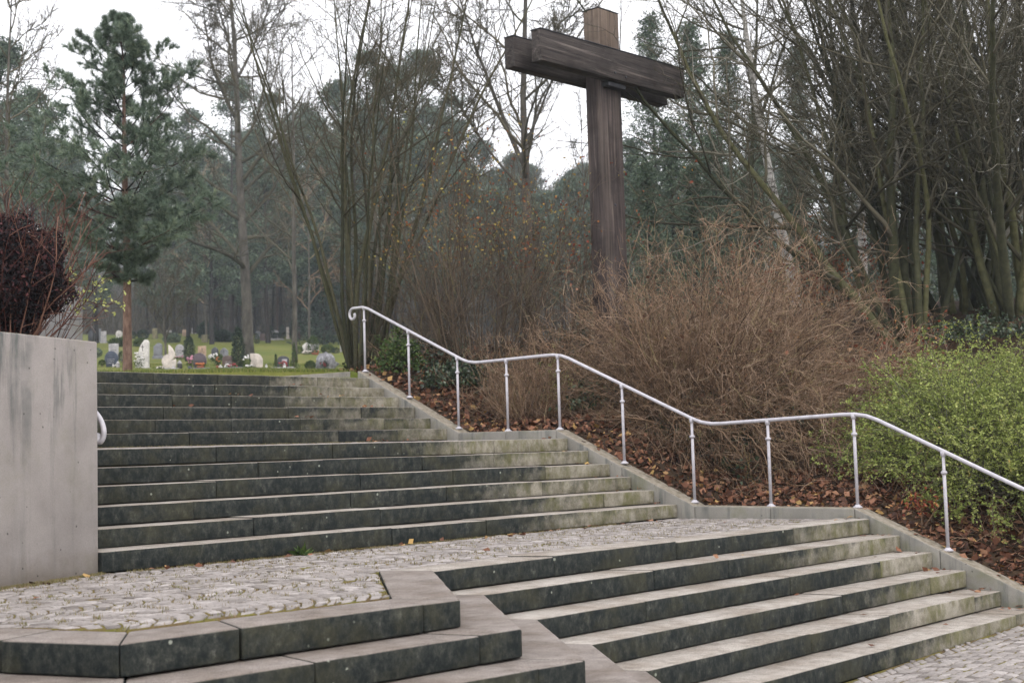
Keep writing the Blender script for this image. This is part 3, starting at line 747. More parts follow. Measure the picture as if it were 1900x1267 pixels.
# C. brown bare arching shrub under the cross
def arching_shrub(name, label, base, n, rad, L, r, mat, seed, lv=(7, 4), sq=(1, 1), droop=-.055, tilt=(8, 78), bias=None, wig=.09, leafm=None, nleaf=0, lsize=(.03, .06), leaf_t=.3, twr=.0026, cat="shrub", rise=.25):
    global rng
    rng = np.random.default_rng(seed)
    e = empty(name, base); tag(e, label, cat)
    az = rng.uniform(0, 2 * np.pi, n)
    b0 = np.stack([np.cos(az) * rad * sq[0] * np.sqrt(rng.random(n)), np.sin(az) * rad * sq[1] * np.sqrt(rng.random(n)), np.full(n, -.15)], 1)
    d = up_dirs(n, tilt[0], tilt[1], az)
    if bias is not None: d = nz(d + np.asarray(bias))
    P, R_ = grow(b0, d, rng.uniform(L[0], L[1], n), rng.uniform(r[0], r[1], n), 12, wig, droop, .25)
    # rise with the sloping bank: keep canes above soil
    wz = H(P[..., 0] + base[0], P[..., 1] + base[1]) - base[2]
    P[..., 2] = np.maximum(P[..., 2], wz + .02 + .06 * rng.random(P.shape[:2]))
    clear(P, base)
    t_ = MB(); t_.tube(P, R_, 4, rnd=rng.random(n) * .7, cap=False); t_.build("canes", mat, e, smooth=True)
    c_ = MB()
    P1, R1 = kids(P, R_, lv[0], .2, 1.0, 18, 60, (.22, .55), 7, .14, .0, .6, .0032); clear(P1, base)
    P2, R2 = kids(P1, R1, lv[1], .1, 1.0, 20, 65, (.3, .75), 5, .18, .02, .65, twr, .5, .10); clear(P2, base)
    c_.tube(P1, R1, 3); c_.tube(P2, R2, 3)
    c_.build("twigs", mat, e, smooth=True)
    if nleaf:
        al = np.concatenate([P1[:, 2:].reshape(-1, 3), P2[:, 1:].reshape(-1, 3)])
        zq = np.quantile(al[:, 2], leaf_t); al = al[al[:, 2] > zq]
        q = al[rng.integers(0, len(al), nleaf)]
        # leaves cluster
        l_ = MB(); l_.leaves(q + rng.normal(0, .015, q.shape), rng.uniform(lsize[0], lsize[1], len(q)), aspect=.7)
        l_.build("leaves", leafm, e)
    return e
cB = gpt(1330, 16.9)
arching_shrub("bare_shrub", "large brown leafless arching shrub in front of the wooden cross", cB, 900, .50, (1.1, 2.95), (.004, .011), 'twig_brown', 41, (9, 4), droop=-.072, tilt=(2, 74), bias=lat(-.06), wig=.11, leafm='leaf_litter', nleaf=260, lsize=(.04, .08), leaf_t=.1)
arching_shrub("bare_shrub", "lower brown leafless shrub between the big brown shrub and the green bush", gpt(1515, 16.4), 150, .4, (.8, 1.6), (.004, .008), 'twig_brown', 42, (7, 4), droop=-.05, tilt=(5, 75))
arching_shrub("bare_shrub", "upright brown twiggy shrub with yellow leaves left of the cross", gpt(900, 19.8), 95, .7, (1.7, 3.9), (.006, .014), 'twig_rust', 43, (7, 4), droop=.012, tilt=(2, 30), leafm='leaf_yellow', nleaf=1000, lsize=(.025, .06), leaf_t=.45, wig=.06)
arching_shrub("bare_shrub", "slender twiggy shrub with a few red-brown leaves close to the cross post", gpt(1035, 20.7), 60, .5, (1.6, 3.6), (.006, .012), 'twig_rust', 44, (7, 4), droop=.015, tilt=(2, 28), leafm='leaf_red', nleaf=520, lsize=(.03, .07), leaf_t=.35, wig=.06)
arching_shrub("bare_shrub", "thin brown shrub between the hazel stems and the yellow-leaved shrub", gpt(775, 21.0), 60, .5, (1.2, 2.6), (.005, .010), 'twig_rust', 45, (7, 4), droop=.0, tilt=(3, 38), wig=.07)
arching_shrub("bare_shrub", "small brown tangle right behind the level stretch of handrail", gpt(985, 17.9), 170, .55, (.7, 1.5), (.004, .007), 'twig_brown', 46, (7, 4), droop=-.03, tilt=(5, 70))
arching_shrub("red_leaved_shrub", "low shrub with red and orange leaves at the foot of the dark trees", gpt(1590, 18.2), 90, .5, (.8, 1.7), (.004, .008), 'twig_brown', 47, (6, 4), droop=-.02, tilt=(5, 60), leafm='leaf_red', nleaf=1100, lsize=(.03, .06), leaf_t=.2)
arching_shrub("red_leaved_shrub", "thicket with rusty leaves behind the brown shrub beside the birch", gpt(1540, 23.0), 90, 1.0, (.8, 1.7), (.005, .009), 'twig_brown', 48, (6, 4), droop=-.01, tilt=(5, 60), leafm='leaf_red', nleaf=1500, lsize=(.04, .08), leaf_t=.2)

# low dark evergreen ground plants on the bank
def leafy_mound(name, label, base, rad, hgt, n, size, mat, seed, cat="shrub", shell=.5, stems=True, stem_mat='twig_dark', flat=.2, lump=.25):
    global rng
    rng = np.random.default_rng(seed)
    e = empty(name, base); tag(e, label, cat)
    d = rng.normal(size=(n, 3)); d[:, 2] = np.abs(d[:, 2]); d = nz(d)
    rr = (shell + (1 - shell) * rng.random(n)) * (1 + lump * np.sin(d[:, 0] * 5 + seed) * np.sin(d[:, 1] * 6 + seed * 2) + lump * .6 * np.sin(d[:, 2] * 9 + d[:, 0] * 7))
    P = d * rr[:, None] * np.array([rad, rad, hgt])
    l_ = MB(); l_.leaves(P, rng.uniform(size * .6, size * 1.3, n), aspect=.6, flat=flat); l_.build("foliage", mat, e)
    if stems:
        s_ = MB(); k = 14; P0, R0 = grow(np.zeros((k, 3)), up_dirs(k, 5, 55), np.full(k, hgt * .8), np.full(k, .012 * max(hgt, .5)), 6, .12)
        s_.tube(P0, R0, 5); s_.build("stems", stem_mat, e)
    return e
leafy_mound("evergreen_shrub", "small grey-green shrub beside the second handrail post from the top", gpt(742, 19.3), .35, .62, 1500, .055, 'shrub_mid', 51)
leafy_mound("evergreen_shrub", "dark low evergreen under the yellow-leaved shrub", gpt(845, 19.0), .6, .38, 2200, .055, 'leaf_ivy', 52)
leafy_mound("evergreen_shrub", "dark ivy mound under the left side of the big brown shrub", gpt(1130, 17.3), .65, .42, 2600, .055, 'leaf_ivy', 53)
leafy_mound("evergreen_shrub", "dark leafy mound deep inside the big brown shrub", gpt(1370, 16.7), 1.0, .8, 6500, .06, 'leaf_ivy', 54)
leafy_mound("evergreen_shrub", "light green sprig bush between the two brown shrubs", gpt(1035, 18.4), .25, .85, 650, .05, 'leaf_green', 55, shell=.2)
leafy_mound("evergreen_shrub", "dark holly-like bush at the feet of the right-hand trees", gpt(1830, 19.6), .9, .42, 2600, .05, 'leaf_ivy', 56)
leafy_mound("evergreen_shrub", "fresh green bush among the red leaves left of the dark trees", gpt(1585, 17.2), .35, .6, 1100, .045, 'shrub_mid', 57, shell=.3)

# E. bright green spreading bush at the right
rng = np.random.default_rng(61)
eb = gpt(1790, 14.4); e = empty("green_bush", eb); tag(e, "bright yellow-green spreading bush overhanging the lower handrail at the right", "shrub")
cl = [(1695, 15.4, .55, .70), (1740, 14.6, .7, .78), (1815, 14.0, .8, .82), (1900, 13.6, .85, .88), (1790, 15.4, .85, .75), (1880, 14.9, .9, .8), (1980, 14.0, 1.0, .95), (1980, 15.3, 1.0, .85), (1690, 16.4, .5, .55), (1760, 16.5, .7, .6), (1850, 16.3, .85, .7)]
lf, st = MB(), MB()
for (px_, s_, r_, h_) in cl:
    b = gpt(px_, s_) - eb; k = int(210 * r_)
    az = rng.uniform(0, 2 * np.pi, k)
    b0 = b + np.stack([np.cos(az), np.sin(az), 0 * az], 1) * (r_ * .35 * rng.random(k))[:, None]
    d = up_dirs(k, 5, 58, az)
    P, R_ = grow(b0, d, rng.uniform(.8, 1.25, k) * (h_ * 1.08 + r_ * .5), rng.uniform(.004, .008, k), 12, .07, -.125, .3)
    wz = H(P[..., 0] + eb[0], P[..., 1] + eb[1]) - eb[2]
    P[..., 2] = np.maximum(P[..., 2], wz + .28); clear(P, eb, .30)
    st.tube(P, R_, 3)
    P1, R1 = kids(P, R_, 5, .4, 1.0, 25, 70, (.22, .42), 6, .12, -.04, .6, .002); clear(P1, eb, .22)
    st.tube(P1, R1, 3)
    for PP, a, rep in ((P1, 1, 22), ):
        n_ = PP.shape[0]
        t = rng.random((n_, rep)) * (PP.shape[1] - 1.001); i_ = t.astype(int); w_ = (t - i_)[..., None]; bb_ = np.arange(n_)[:, None]
        q = PP[bb_, i_] * (1 - w_) + PP[bb_, i_ + 1] * w_
        tr_ = np.repeat(rng.normal(0, .13, n_), rep)
        lf.leaves(q.reshape(-1, 3), rng.uniform(.016, .036, n_ * rep), rnd=np.clip(rng.normal(.48, .13, n_ * rep) + tr_, 0, 1), aspect=.62, flat=.45)
    n_ = P.shape[0]; q = P[:, 6:].reshape(-1, 3); q = np.repeat(q, 2, 0)
    lf.leaves(q + rng.normal(0, .01, q.shape), rng.uniform(.024, .042, len(q)), rnd=np.clip(rng.normal(.5, .2, len(q)), 0, 1), aspect=.62, flat=.45)
lf.build("foliage", 'leaf_green', e); st.build("stems", 'twig_dark', e)
# small reddish plant under it
pb = gpt(1700, 13.15); e = empty("red_sprig", pb); tag(e, "little plant with dull pink-red leaves below the green bush", "plant")
l_ = MB(); l_.leaves(np.array([0, 0, .28]) + rng.normal(0, 1, (90, 3)) * [.10, .10, .05], .05); l_.build("leaves", 'leaf_red', e)
l_ = MB(); P0, R0 = grow(np.zeros((8, 3)), up_dirs(8, 5, 35), np.full(8, .3), np.full(8, .004), 5, .1); l_.tube(P0, R0, 4); l_.build("stems", 'twig_brown', e)

# F. purple-black bush with red twigs on the planter at the left
rng = np.random.default_rng(71)
fb_ = at(4, 620, 10.9); fb_[2] = .66; e = empty("purple_bush", fb_); tag(e, "dense purple-black bush with red twigs on the wall top at the left edge", "shrub")
st, lf = MB(), MB()
k = 105; az = rng.uniform(0, 2 * np.pi, k)
P, R_ = grow(np.stack([np.cos(az), np.sin(az), 0 * az], 1) * .16 * rng.random((k, 1)), up_dirs(k, 2, 50, az), rng.uniform(.8, 1.55, k), rng.uniform(.004, .009, k), 10, .10, .05, .35)
P1, R1 = kids(P, R_, 6, .35, 1.0, 25, 60, (.25, .5), 6, .14, .05, .6, .0035)
P2, R2 = kids(P1, R1, 2, .3, 1.0, 25, 60, (.3, .6), 4, .14, .03, .7, .0026)
st.tube(P, R_, 5); st.tube(P1, R1, 4, cap=False); st.tube(P2, R2, 3)
st.build("twigs", 'twig_red', e, smooth=True)
d = nz(rng.normal(size=(26000, 3))); P0 = d * (.3 + .7 * rng.random((26000, 1)) ** .5) * [.54, .54, .56] * (1 + .16 * np.sin(d[:, :1] * 6) * np.sin(d[:, 2:] * 7)) + [0, 0, .68]
P0[:, :2] *= np.interp(P0[:, 2], [0, .25, .6], [.25, .55, 1.0])[:, None]
lf.leaves(P0, rng.uniform(.025, .05, len(P0)), aspect=.5); 
lf.build("foliage", 'leaf_purple', e)
sp = at(88, 600, 11.4); sp[2] = .66; e = empty("yellow_green_sprig", sp); tag(e, "thin sprig with yellow-green leaves in front of the weathered concrete wall", "plant")
P, R_ = grow(np.zeros((9, 3)), nz(np.tile(lat(.50), (9, 1)) + [0, 0, 1] + rng.normal(0, .14, (9, 3))), rng.uniform(.62, .86, 9), np.full(9, .004), 8, .08, -.05, .4)
P1, R1 = kids(P, R_, 5, .66, 1, 25, 60, (.3, .5), 5, .12, 0, .6, .002)
t_ = MB(); t_.tube(P, R_, 4); t_.tube(P1, R1, 3); t_.build("stems", 'twig_red', e)
q = P1[:, 2:].reshape(-1, 3); l_ = MB(); q = q[::2]; l_.leaves(np.repeat(q, 2, 0), rng.uniform(.025, .045, 2 * len(q)), rnd=rng.uniform(.75, 1, 2 * len(q)) * .92); l_.build("leaves", 'leaf_green', e)

# ------------------------------------------------------------------ trees
def needle_tufts(mbx, pts, dirs, per, ln, wd, spread=.6):
    n = len(pts); P = np.repeat(pts, per, 0); D = np.repeat(dirs, per, 0)
    a = nz(D + rng.normal(0, spread, P.shape)); b = nz(np.cross(a, rng.normal(size=P.shape)))
    L = (ln * rng.uniform(.7, 1.2, len(P)))[:, None]
    P = P + a * rng.uniform(-.3, .1, (len(P), 1)) * ln
    V = np.stack([P - b * wd / 2, P + b * wd / 2, P + a * L + b * wd * .15, P + a * L - b * wd * .15], 1)
    mbx.add(V.reshape(-1, 3), np.arange(len(P))[:, None] * 4 + np.arange(4)[None], rnd=np.repeat(np.clip(np.repeat(rng.normal(.5, .2, n), per) + rng.normal(0, .12, len(P)), 0, 1), 4))

# G. young pine close behind the top of the steps
rng = np.random.default_rng(81)
pb = gpt(237, 22.0, -.05); e = empty("young_pine", pb); tag(e, "young blue-green pine with a bare lower trunk standing just behind the top step", "tree")
hp = (690 - 5) / FPX * 22.0
tp = np.array([[0, 0, -.3], [.0, 0, 0], [.0, 0, 1.0], [.01, .0, 2.0], [-.01, .02, 3.0], [-.03, .0, 4.2], [-.04, -.02, 5.2], [-.10, .05, hp]])
zz = np.linspace(-.3, hp, 40); tpp = np.stack([np.interp(zz, tp[:, 2], tp[:, k]) for k in range(3)], 1)
t_ = MB(); t_.tube(tpp, np.interp(zz, [-.3, 0, .3, 3, hp], [.095, .085, .074, .05, .006]), 12); t_.build("trunk", 'bark_pine_red', e, smooth=True)
bp, bd, bL, br = [], [], [], []
for z_ in np.concatenate([np.linspace(1.6, hp - .2, 18)]):
    f = (z_ - 1.5) / (hp - 1.5); n_ = int(rng.integers(4, 7)) if f < .5 else int(rng.integers(3, 5))
    az0 = rng.uniform(0, 6.28)
    for q in range(n_):
        a_ = az0 + q * 6.28 / n_ + rng.normal(0, .25)
        el = np.radians(rng.uniform(-2, 18) + 40 * f)
        Lb = float(np.interp(f, [0, .12, .35, .55, .75, .9, 1], [.75, 1.45, 1.95, 1.6, .92, .42, .18])) * rng.uniform(.55, 1.1) * (1 if z_ > 1.9 else .55)
        bp.append([np.interp(z_, zz, tpp[:, 0]), np.interp(z_, zz, tpp[:, 1]), z_]); bd.append([math.cos(a_) * math.cos(el), math.sin(a_) * math.cos(el), math.sin(el)]); bL.append(Lb); br.append(.006 + .016 * (1 - f))
P, R_ = grow(np.array(bp), np.array(bd), np.array(bL), np.array(br), 10, .06, .032, .25)
P1, R1 = kids(P, R_, 11, .22, 1.0, 30, 62, (.28, .52), 6, .08, .07, .55, .0035, flat=.45)
P2, R2 = kids(P1, R1, 4, .3, 1.0, 25, 55, (.35, .6), 4, .1, .08, .6, .003)
thin_ = rng.random(len(P1)) < np.interp(P1[:, 0, 2], [2.5, 5.5], [1, .8]); P1, R1 = P1[thin_], R1[thin_]; thin_ = rng.random(len(P2)) < np.interp(P2[:, 0, 2], [2.5, 5.5], [1, .7]); P2, R2 = P2[thin_], R2[thin_]
c_ = MB(); c_.tube(P, R_, 5); c_.tube(P1, R1, 3); c_.build("branches", 'bark_far', e)
c_ = MB()
for PP, i0 in ((P, 6), (P1, 2), (P2, 1)):
    T = nz(np.gradient(PP, axis=1)); q = PP[:, i0:].reshape(-1, 3); needle_tufts(c_, q, T[:, i0:].reshape(-1, 3), 20, .095, .0068)
c_.build("needles", 'needle', e)

# bare broadleaf trees
def bare_tree(name, label, base, hgt, r0, seed, barkm, twigm, fork=None, lean=(0, 0), lv=(16, 9, 7, 5), t0=.3, up=.05, group=None, upk=.05, ang=(30, 65), rmin=.006, lr=(.28, .5)):
    global rng
    rng = np.random.default_rng(seed)
    e = empty(name, base); tag(e, label, "tree", group)
    d0 = nz(np.array([[lean[0] * RH[0], lean[0] * RH[1], 1.0]]))
    P, R_ = grow(np.array([[0, 0, -.4]]), d0, np.array([hgt]), np.array([r0]), 22, .018, .02, .12)
    R_[:, 0] *= 1.25
    t_ = MB(); t_.tube(P, R_, 10)
    if fork:
        for (tf, dl, Lf, rf) in fork:
            i_ = int(tf * 21); b = P[:, i_]
            Pf, Rf = grow(b, nz(np.array([[dl * RH[0], dl * RH[1], 1.0]])), np.array([Lf]), R_[:, i_] * rf, 16, .04, .04, .12)
            t_.tube(Pf, Rf, 8)
            m_i = np.linspace(0, 15, 22); Pf2 = np.stack([[np.interp(m_i, np.arange(16), Pf[0, :, k]) for k in range(3)]], 0).transpose(0, 2, 1)
            Rf2 = np.interp(m_i, np.arange(16), Rf[0])[None]
            P = np.concatenate([P, Pf2]); R_ = np.concatenate([R_, Rf2])
    t_.build("trunk", barkm, e, smooth=True)
    c_ = MB()
    P1, R1 = kids(P, R_, lv[0], t0, .98, ang[0], ang[1], lr, 12, .10, up, .5, rmin * 2.5)
    P2, R2 = kids(P1, R1, lv[1], .15, .98, 25, 60, (.3, .55), 8, .13, upk, .55, rmin * 1.6)
    P3, R3 = kids(P2, R2, lv[2], .1, 1, 25, 60, (.35, .65), 6, .15, upk * .5, .6, rmin * 1.1)
    P4, R4 = kids(P3, R3, lv[3], .1, 1, 25, 60, (.35, .7), 4, .15, 0, .7, rmin * .8)
    c_.tube(P1, R1, 6); c_.tube(P2, R2, 4, cap=False); c_.tube(P3, R3, 3); c_.tube(P4, R4, 3)
    c_.build("crown", twigm, e, smooth=True)
    return e
bare_tree("oak_tree", "tall bare grey oak standing alone on the graveyard lawn", gpt(462, 66), 23, .29, 91, 'bark_oak', 'twig_olive', fork=[(.62, .55, 8, .6), (.55, -.5, 8, .55), (.7, -.3, 7, .6)], lv=(30, 9, 6, 4), t0=.17, up=.05, rmin=.011, lr=(.2, .36), ang=(42, 80))
bare_tree("bare_tree", "bare forked tree rising behind the left arm of the cross", gpt(996, 42), 15.5, .19, 92, 'bark_oak', 'twig_olive', fork=[(.44, -.42, 7, .7), (.5, .5, 5, .4), (.40, -.85, 5, .4)], lv=(18, 9, 6, 4), t0=.36, up=.06, rmin=.009)
bare_tree("bare_tree", "thin bare tree with spreading twigs at the far left edge", gpt(12, 34), 10.5, .10, 93, 'bark_oak', 'twig_olive', lv=(18, 9, 6, 4), t0=.3, rmin=.008)
bare_tree("bare_tree", "slim bare tree between the oak and the hazel", gpt(548, 60), 15, .13, 94, 'bark_oak', 'twig_olive', lv=(16, 8, 6, 4), t0=.25, rmin=.010)
bare_tree("bare_tree", "small spreading bare tree with rusty twigs behind the gravestones", gpt(308, 60), 5.2, .06, 95, 'bark_oak', 'twig_olive', fork=[(.3, -.6, 3.4, .7), (.32, .6, 3.2, .7), (.4, .25, 3, .6)], lv=(14, 8, 6, 4), t0=.2, rmin=.0065)
bare_tree("birch_tree", "slender white-barked birch leaning left behind the brown shrub", gpt(1493, 27), 9.5, .115, 96, 'bark_birch', 'twig_dark', lean=(-.09, 0), lv=(18, 8, 6, 4), t0=.4, rmin=.006)
bare_tree("birch_tree", "second pale birch half hidden among the dark multi-stemmed trees", gpt(1610, 30), 11, .12, 97, 'bark_birch', 'twig_dark', lean=(.03, 0), lv=(16, 8, 6, 4), t0=.35, rmin=.007)
for k, (px_, s_, h_, lab) in enumerate([(1395, 29, 10, "slim bare tree behind the right arm of the cross, left of the birch"), (1570, 31, 12, "slim bare tree between the leaning birch and the dark stems"), (1665, 28, 12, "slim bare tree behind the leftmost dark stems"), (1760, 32, 13, "slim bare tree behind the middle dark stems"), (1850, 29, 12, "slim bare tree behind the right-hand dark stems")]):
    bare_tree("bare_tree", lab, gpt(px_, s_), h_, .085, 240 + k, 'bark_dark', 'twig_dark', lv=(20, 9, 6, 4), t0=.18, rmin=.005, lean=(rng.uniform(-.1, .1), 0))
for k, (px_, s_, lab) in enumerate([(705, 38, "thin bare sapling seen through the hazel stems"), (745, 47, "pale straight bare sapling right of the hazel"), (860, 44, "bare sapling behind the yellow-leaved shrub"), (1085, 50, "bare sapling close to the left side of the cross post"), (575, 84, "bare brown sapling at the forest edge beside the dark yew"), (385, 90, "bare brown sapling at the forest edge left of the oak")]):
    bare_tree("bare_sapling", lab, gpt(px_, s_), (9, 11, 8, 10, 12, 12)[k], .06 + .03 * (k > 3), 200 + k, 'bark_oak', 'twig_brown' if k > 3 else 'twig_olive', lv=(16, 7, 5, 4), t0=.2, rmin=.008)

# conifers
def pine_mesh(seed, hgt, r0, crown0, cr, nl, per, qs, mats, dead=12):
    global rng
    rng = np.random.default_rng(seed)
    z = np.linspace(-.8, hgt, 14); x = np.cumsum(rng.normal(0, .04, 14)); y = np.cumsum(rng.normal(0, .04, 14))
    T = np.stack([x, y, z], 1)
    t_ = MB(); t_.tube(T, np.interp(z, [-.8, 0, 1.5, hgt], [r0 * 1.3, r0 * 1.1, r0, r0 * .12]), 8)
    zb = crown0 * hgt + (1 - crown0) * hgt * np.sort(rng.random(nl)) ** .9; f = (zb / hgt - crown0) / (1 - crown0)
    el = np.radians(rng.uniform(-5, 25, nl) + 40 * f)
    az = rng.uniform(0, 6.28, nl)
    d = np.stack([np.cos(az) * np.cos(el), np.sin(az) * np.cos(el), np.sin(el)], 1)
    L = cr * (np.sin(np.clip(f * .85 + .18, 0, 1) * np.pi) ** .6) * rng.uniform(.55, 1.15, nl) + .3
    b = np.stack([np.interp(zb, z, x), np.interp(zb, z, y), zb], 1)
    P, R_ = grow(b, d, L, np.full(nl, r0 * .22), 6, .1, .08, .3)
    P1, R1 = kids(P, R_, 4, .3, 1, 30, 65, (.35, .6), 4, .12, .1, .5, .02)
    t_.tube(P, R_, 4, cap=False); t_.tube(P1, R1, 3)
    if dead:
        zd = rng.uniform(.2, crown0, dead) * hgt; a = rng.uniform(0, 6.28, dead)
        Pd, Rd = grow(np.stack([np.interp(zd, z, x), np.interp(zd, z, y), zd], 1), np.stack([np.cos(a), np.sin(a), rng.normal(0, .3, dead)], 1), rng.uniform(.6, 2.2, dead), np.full(dead, .03), 5, .15, -.03, .3)
        t_.tube(Pd, Rd, 3)
    tr = t_.build("trunk", mats[0], None, smooth=True)
    c_ = MB()
    tips = np.concatenate([P[:, 3:].reshape(-1, 3), P1[:, 1:].reshape(-1, 3)])
    tips = tips[rng.random(len(tips)) > .12]
    q = np.repeat(tips, per, 0) + rng.normal(0, 1, (len(tips) * per, 3)) * [.34, .34, .20] * (cr / 3.2)
    c_.leaves(q, rng.uniform(qs * .6, qs * 1.3, len(q)), rnd=np.clip(np.repeat(rng.normal(.5, .22, len(tips)), per) + rng.normal(0, .1, len(q)), 0, 1), aspect=.35)
    cw_ = c_.build("crown", mats[1], None)
    return tr, cw_
def spruce_mesh(seed, hgt, r0, c0, rad, per, qs, mats):
    global rng
    rng = np.random.default_rng(seed)
    z = np.linspace(-.6, hgt, 10); T = np.stack([0 * z, 0 * z, z], 1)
    t_ = MB(); t_.tube(T, np.interp(z, [-.6, 0, hgt], [r0 * 1.2, r0, .01]), 7)
    nb = int(15 * hgt * (1 - c0)); zb = hgt * (c0 + (1 - c0) * np.linspace(0, .985, nb)); f = (zb / hgt - c0) / (1 - c0)
    az = rng.uniform(0, 6.28, nb); el = np.radians(rng.uniform(-15, 8, nb) + 28 * f)
    P, R_ = grow(np.stack([0 * zb, 0 * zb, zb], 1), np.stack([np.cos(az) * np.cos(el), np.sin(az) * np.cos(el), np.sin(el)], 1), rad * ((1 - f) ** .85) * rng.uniform(.6, 1.15, nb) + .15, .01 + .02 * (1 - f), 7, .07, .03, .3)
    t_.tube(P, R_, 3); tr = t_.build("trunk", mats[0], None, smooth=True)
    c_ = MB(); q0 = P[:, 1:].reshape(-1, 3); q = np.repeat(q0, per, 0) + rng.normal(0, 1, (len(q0) * per, 3)) * [.16, .16, .07] * (rad / 1.8)
    c_.leaves(q, rng.uniform(qs * .6, qs * 1.3, len(q)), rnd=np.clip(np.repeat(rng.normal(.5, .22, len(q0)), per) + rng.normal(0, .1, len(q)), 0, 1), aspect=.3)
    return tr, c_.build("crown", mats[1], None)
def place(name, label, parts, loc, rz, sc, cat="tree", group=None, first=set()):
    e = empty(name, loc, rz, sc); tag(e, label, cat, group)
    for p in parts:
        if p.name not in first and p.parent is None: p.parent = e; first.add(p.name)
        else: c = p.copy(); COL.objects.link(c); c.parent = e
    return e
PM = [pine_mesh(300 + k, h_, .21, c0, cr_, nl, 15, .32, ('bark_far', 'needle_far')) for k, (h_, c0, cr_, nl) in enumerate([(22, .62, 3.0, 30), (24, .55, 3.3, 36), (20, .6, 2.6, 26), (25, .68, 3.4, 30), (18, .45, 2.8, 34), (14, .22, 2.9, 46), (16, .30, 3.3, 50)])]
SM = [spruce_mesh(320 + k, h_, .16, c0, rd, 11, .20, ('bark_far', 'needle_far')) for k, (h_, c0, rd) in enumerate([(15, .08, 2.6), (18, .12, 2.9), (11, .03, 2.5)])]
# named pines whose tops make the skyline: (px, top py, s, mesh, label)
HERO = [(690, 92, 118, 0, "round-topped pine seen through the hazel's upper twigs"),
        (795, 84, 122, 1, "tallest round-topped pine left of the cross"),
        (742, 120, 112, 3, "pine with a pale straight trunk between two round-topped pines"),
        (852, 175, 126, 4, "pine on the right shoulder of the round-topped group"),
        (905, 262, 130, 2, "lower pine where the treeline dips towards the cross"),
        (640, 150, 108, 2, "narrow pine behind the left stems of the hazel"),
        (430, 140, 104, 1, "hazy pine directly behind the lone oak"),
        (362, 205, 110, 4, "pine between the young pine and the oak"),
        (520, 170, 112, 0, "hazy pine just right of the oak trunk"),
        (578, 195, 120, 4, "pine behind the slim bare tree"),
        (-10, 70, 62, 1, "large dark pine cut by the left edge of the picture"),
        (62, 165, 70, 4, "dark pine at the left between the edge and the young pine"),
        (135, 275, 96, 2, "far pine showing behind the young pine's left branches"),
        (310, 270, 112, 3, "far pine behind the young pine's right branches"),
        (968, 285, 140, 2, "far pine behind the forked bare tree"),
        (395, 330, 86, 5, "low-branched pine in the gap left of the oak"), (500, 300, 92, 6, "low-branched pine in the gap right of the oak"), (350, 380, 98, 5, "short full pine under the young pine's right branches"),
        (550, 330, 96, 5, "short full pine left of the hazel's outermost stem"), (610, 270, 100, 6, "full pine behind the hazel's left stems"), (670, 250, 92, 6, "full pine behind the middle of the hazel"), (735, 300, 88, 5, "full pine behind the hazel's right stems"),
        (800, 250, 98, 6, "full grey-green pine above the yellow-leaved shrub"), (865, 320, 90, 5, "short full pine right above the yellow-leaved shrub"), (925, 350, 94, 6, "full pine between the yellow-leaved shrub and the forked tree"), (1000, 380, 88, 5, "short full pine behind the forked tree's trunk"), (1065, 330, 96, 6, "full hazy pine left of the cross post"),
        (110, 330, 84, 6, "full pine behind the purple bush's red twigs"), (30, 260, 80, 6, "full dark pine above the purple bush"), (180, 380, 92, 5, "short full pine left of the young pine's trunk"), (290, 420, 100, 5, "small full pine behind the rusty little tree"), (445, 430, 104, 5, "small full pine half hidden by the oak trunk"),
        (585, 420, 106, 5, "small full pine at the forest edge beside the yew")]
rng = np.random.default_rng(400)
hts = [22, 24, 20, 25, 18, 14, 16]
for px_, ty, s_, k, lab in HERO:
    b = gpt(px_, s_); zt = at(px_, ty, s_)[2]
    place("pine_tree", lab, PM[k], b, rng.uniform(0, 6.28), (zt - b[2]) / hts[k])
HS = [(1232, 5, 52, 1, "slender spruce with its tip just right of the cross head"), (1305, 20, 47, 0, "dark spruce behind the right end of the crossbeam"), (1190, 250, 56, 2, "low dark spruce right behind the cross post"),
      (1262, 215, 40, 2, "bushy dark spruce below the right end of the crossbeam"), (1375, 40, 50, 1, "tall spruce left of the leaning birch"), (1345, 240, 36, 2, "short dark green spruce left of the leaning birch"), (1425, 190, 44, 0, "spruce just behind the leaning birch"),
      (1215, 290, 33, 2, "short spruce at the right foot of the cross post"), (1300, 300, 31, 2, "short spruce behind the top of the big brown shrub"), (1400, 310, 33, 2, "short spruce beside the birch trunk"), (1500, 260, 36, 2, "short spruce right of the leaning birch"), (1560, 330, 33, 2, "short spruce behind the rusty-leaved thicket"), (1650, 230, 38, 2, "short spruce among the left dark stems"), (1760, 260, 36, 2, "short spruce among the middle dark stems"), (1870, 240, 38, 2, "short spruce among the right dark stems"), (1150, 340, 60, 0, "spruce just left of the cross post's foot"), (1120, 290, 75, 1, "far spruce peeping past the left side of the cross post"), (1510, 60, 52, 1, "spruce between the two birches"), (1600, 90, 46, 0, "spruce hidden behind the leftmost dark stems"), (1700, 40, 50, 1, "spruce behind the middle dark stems"), (1800, 60, 48, 0, "spruce behind the right-hand dark stems"), (1895, 50, 50, 1, "spruce at the right edge behind the dark stems")]
hs_ = [15, 18, 11]
for px_, ty, s_, k, lab in HS:
    b = gpt(px_, s_); zt = at(px_, ty, s_)[2]
    place("spruce_tree", lab, SM[k], b, rng.uniform(0, 6.28), (zt - b[2]) / hs_[k])
YW = spruce_mesh(340, 6.5, .12, .0, 2.3, 9, .26, ('bark_far', 'needle_dark'))
b = gpt(603, 88); place("yew_tree", "broad dark green yew behind the white double gravestone", YW, b, 0, 1.02)
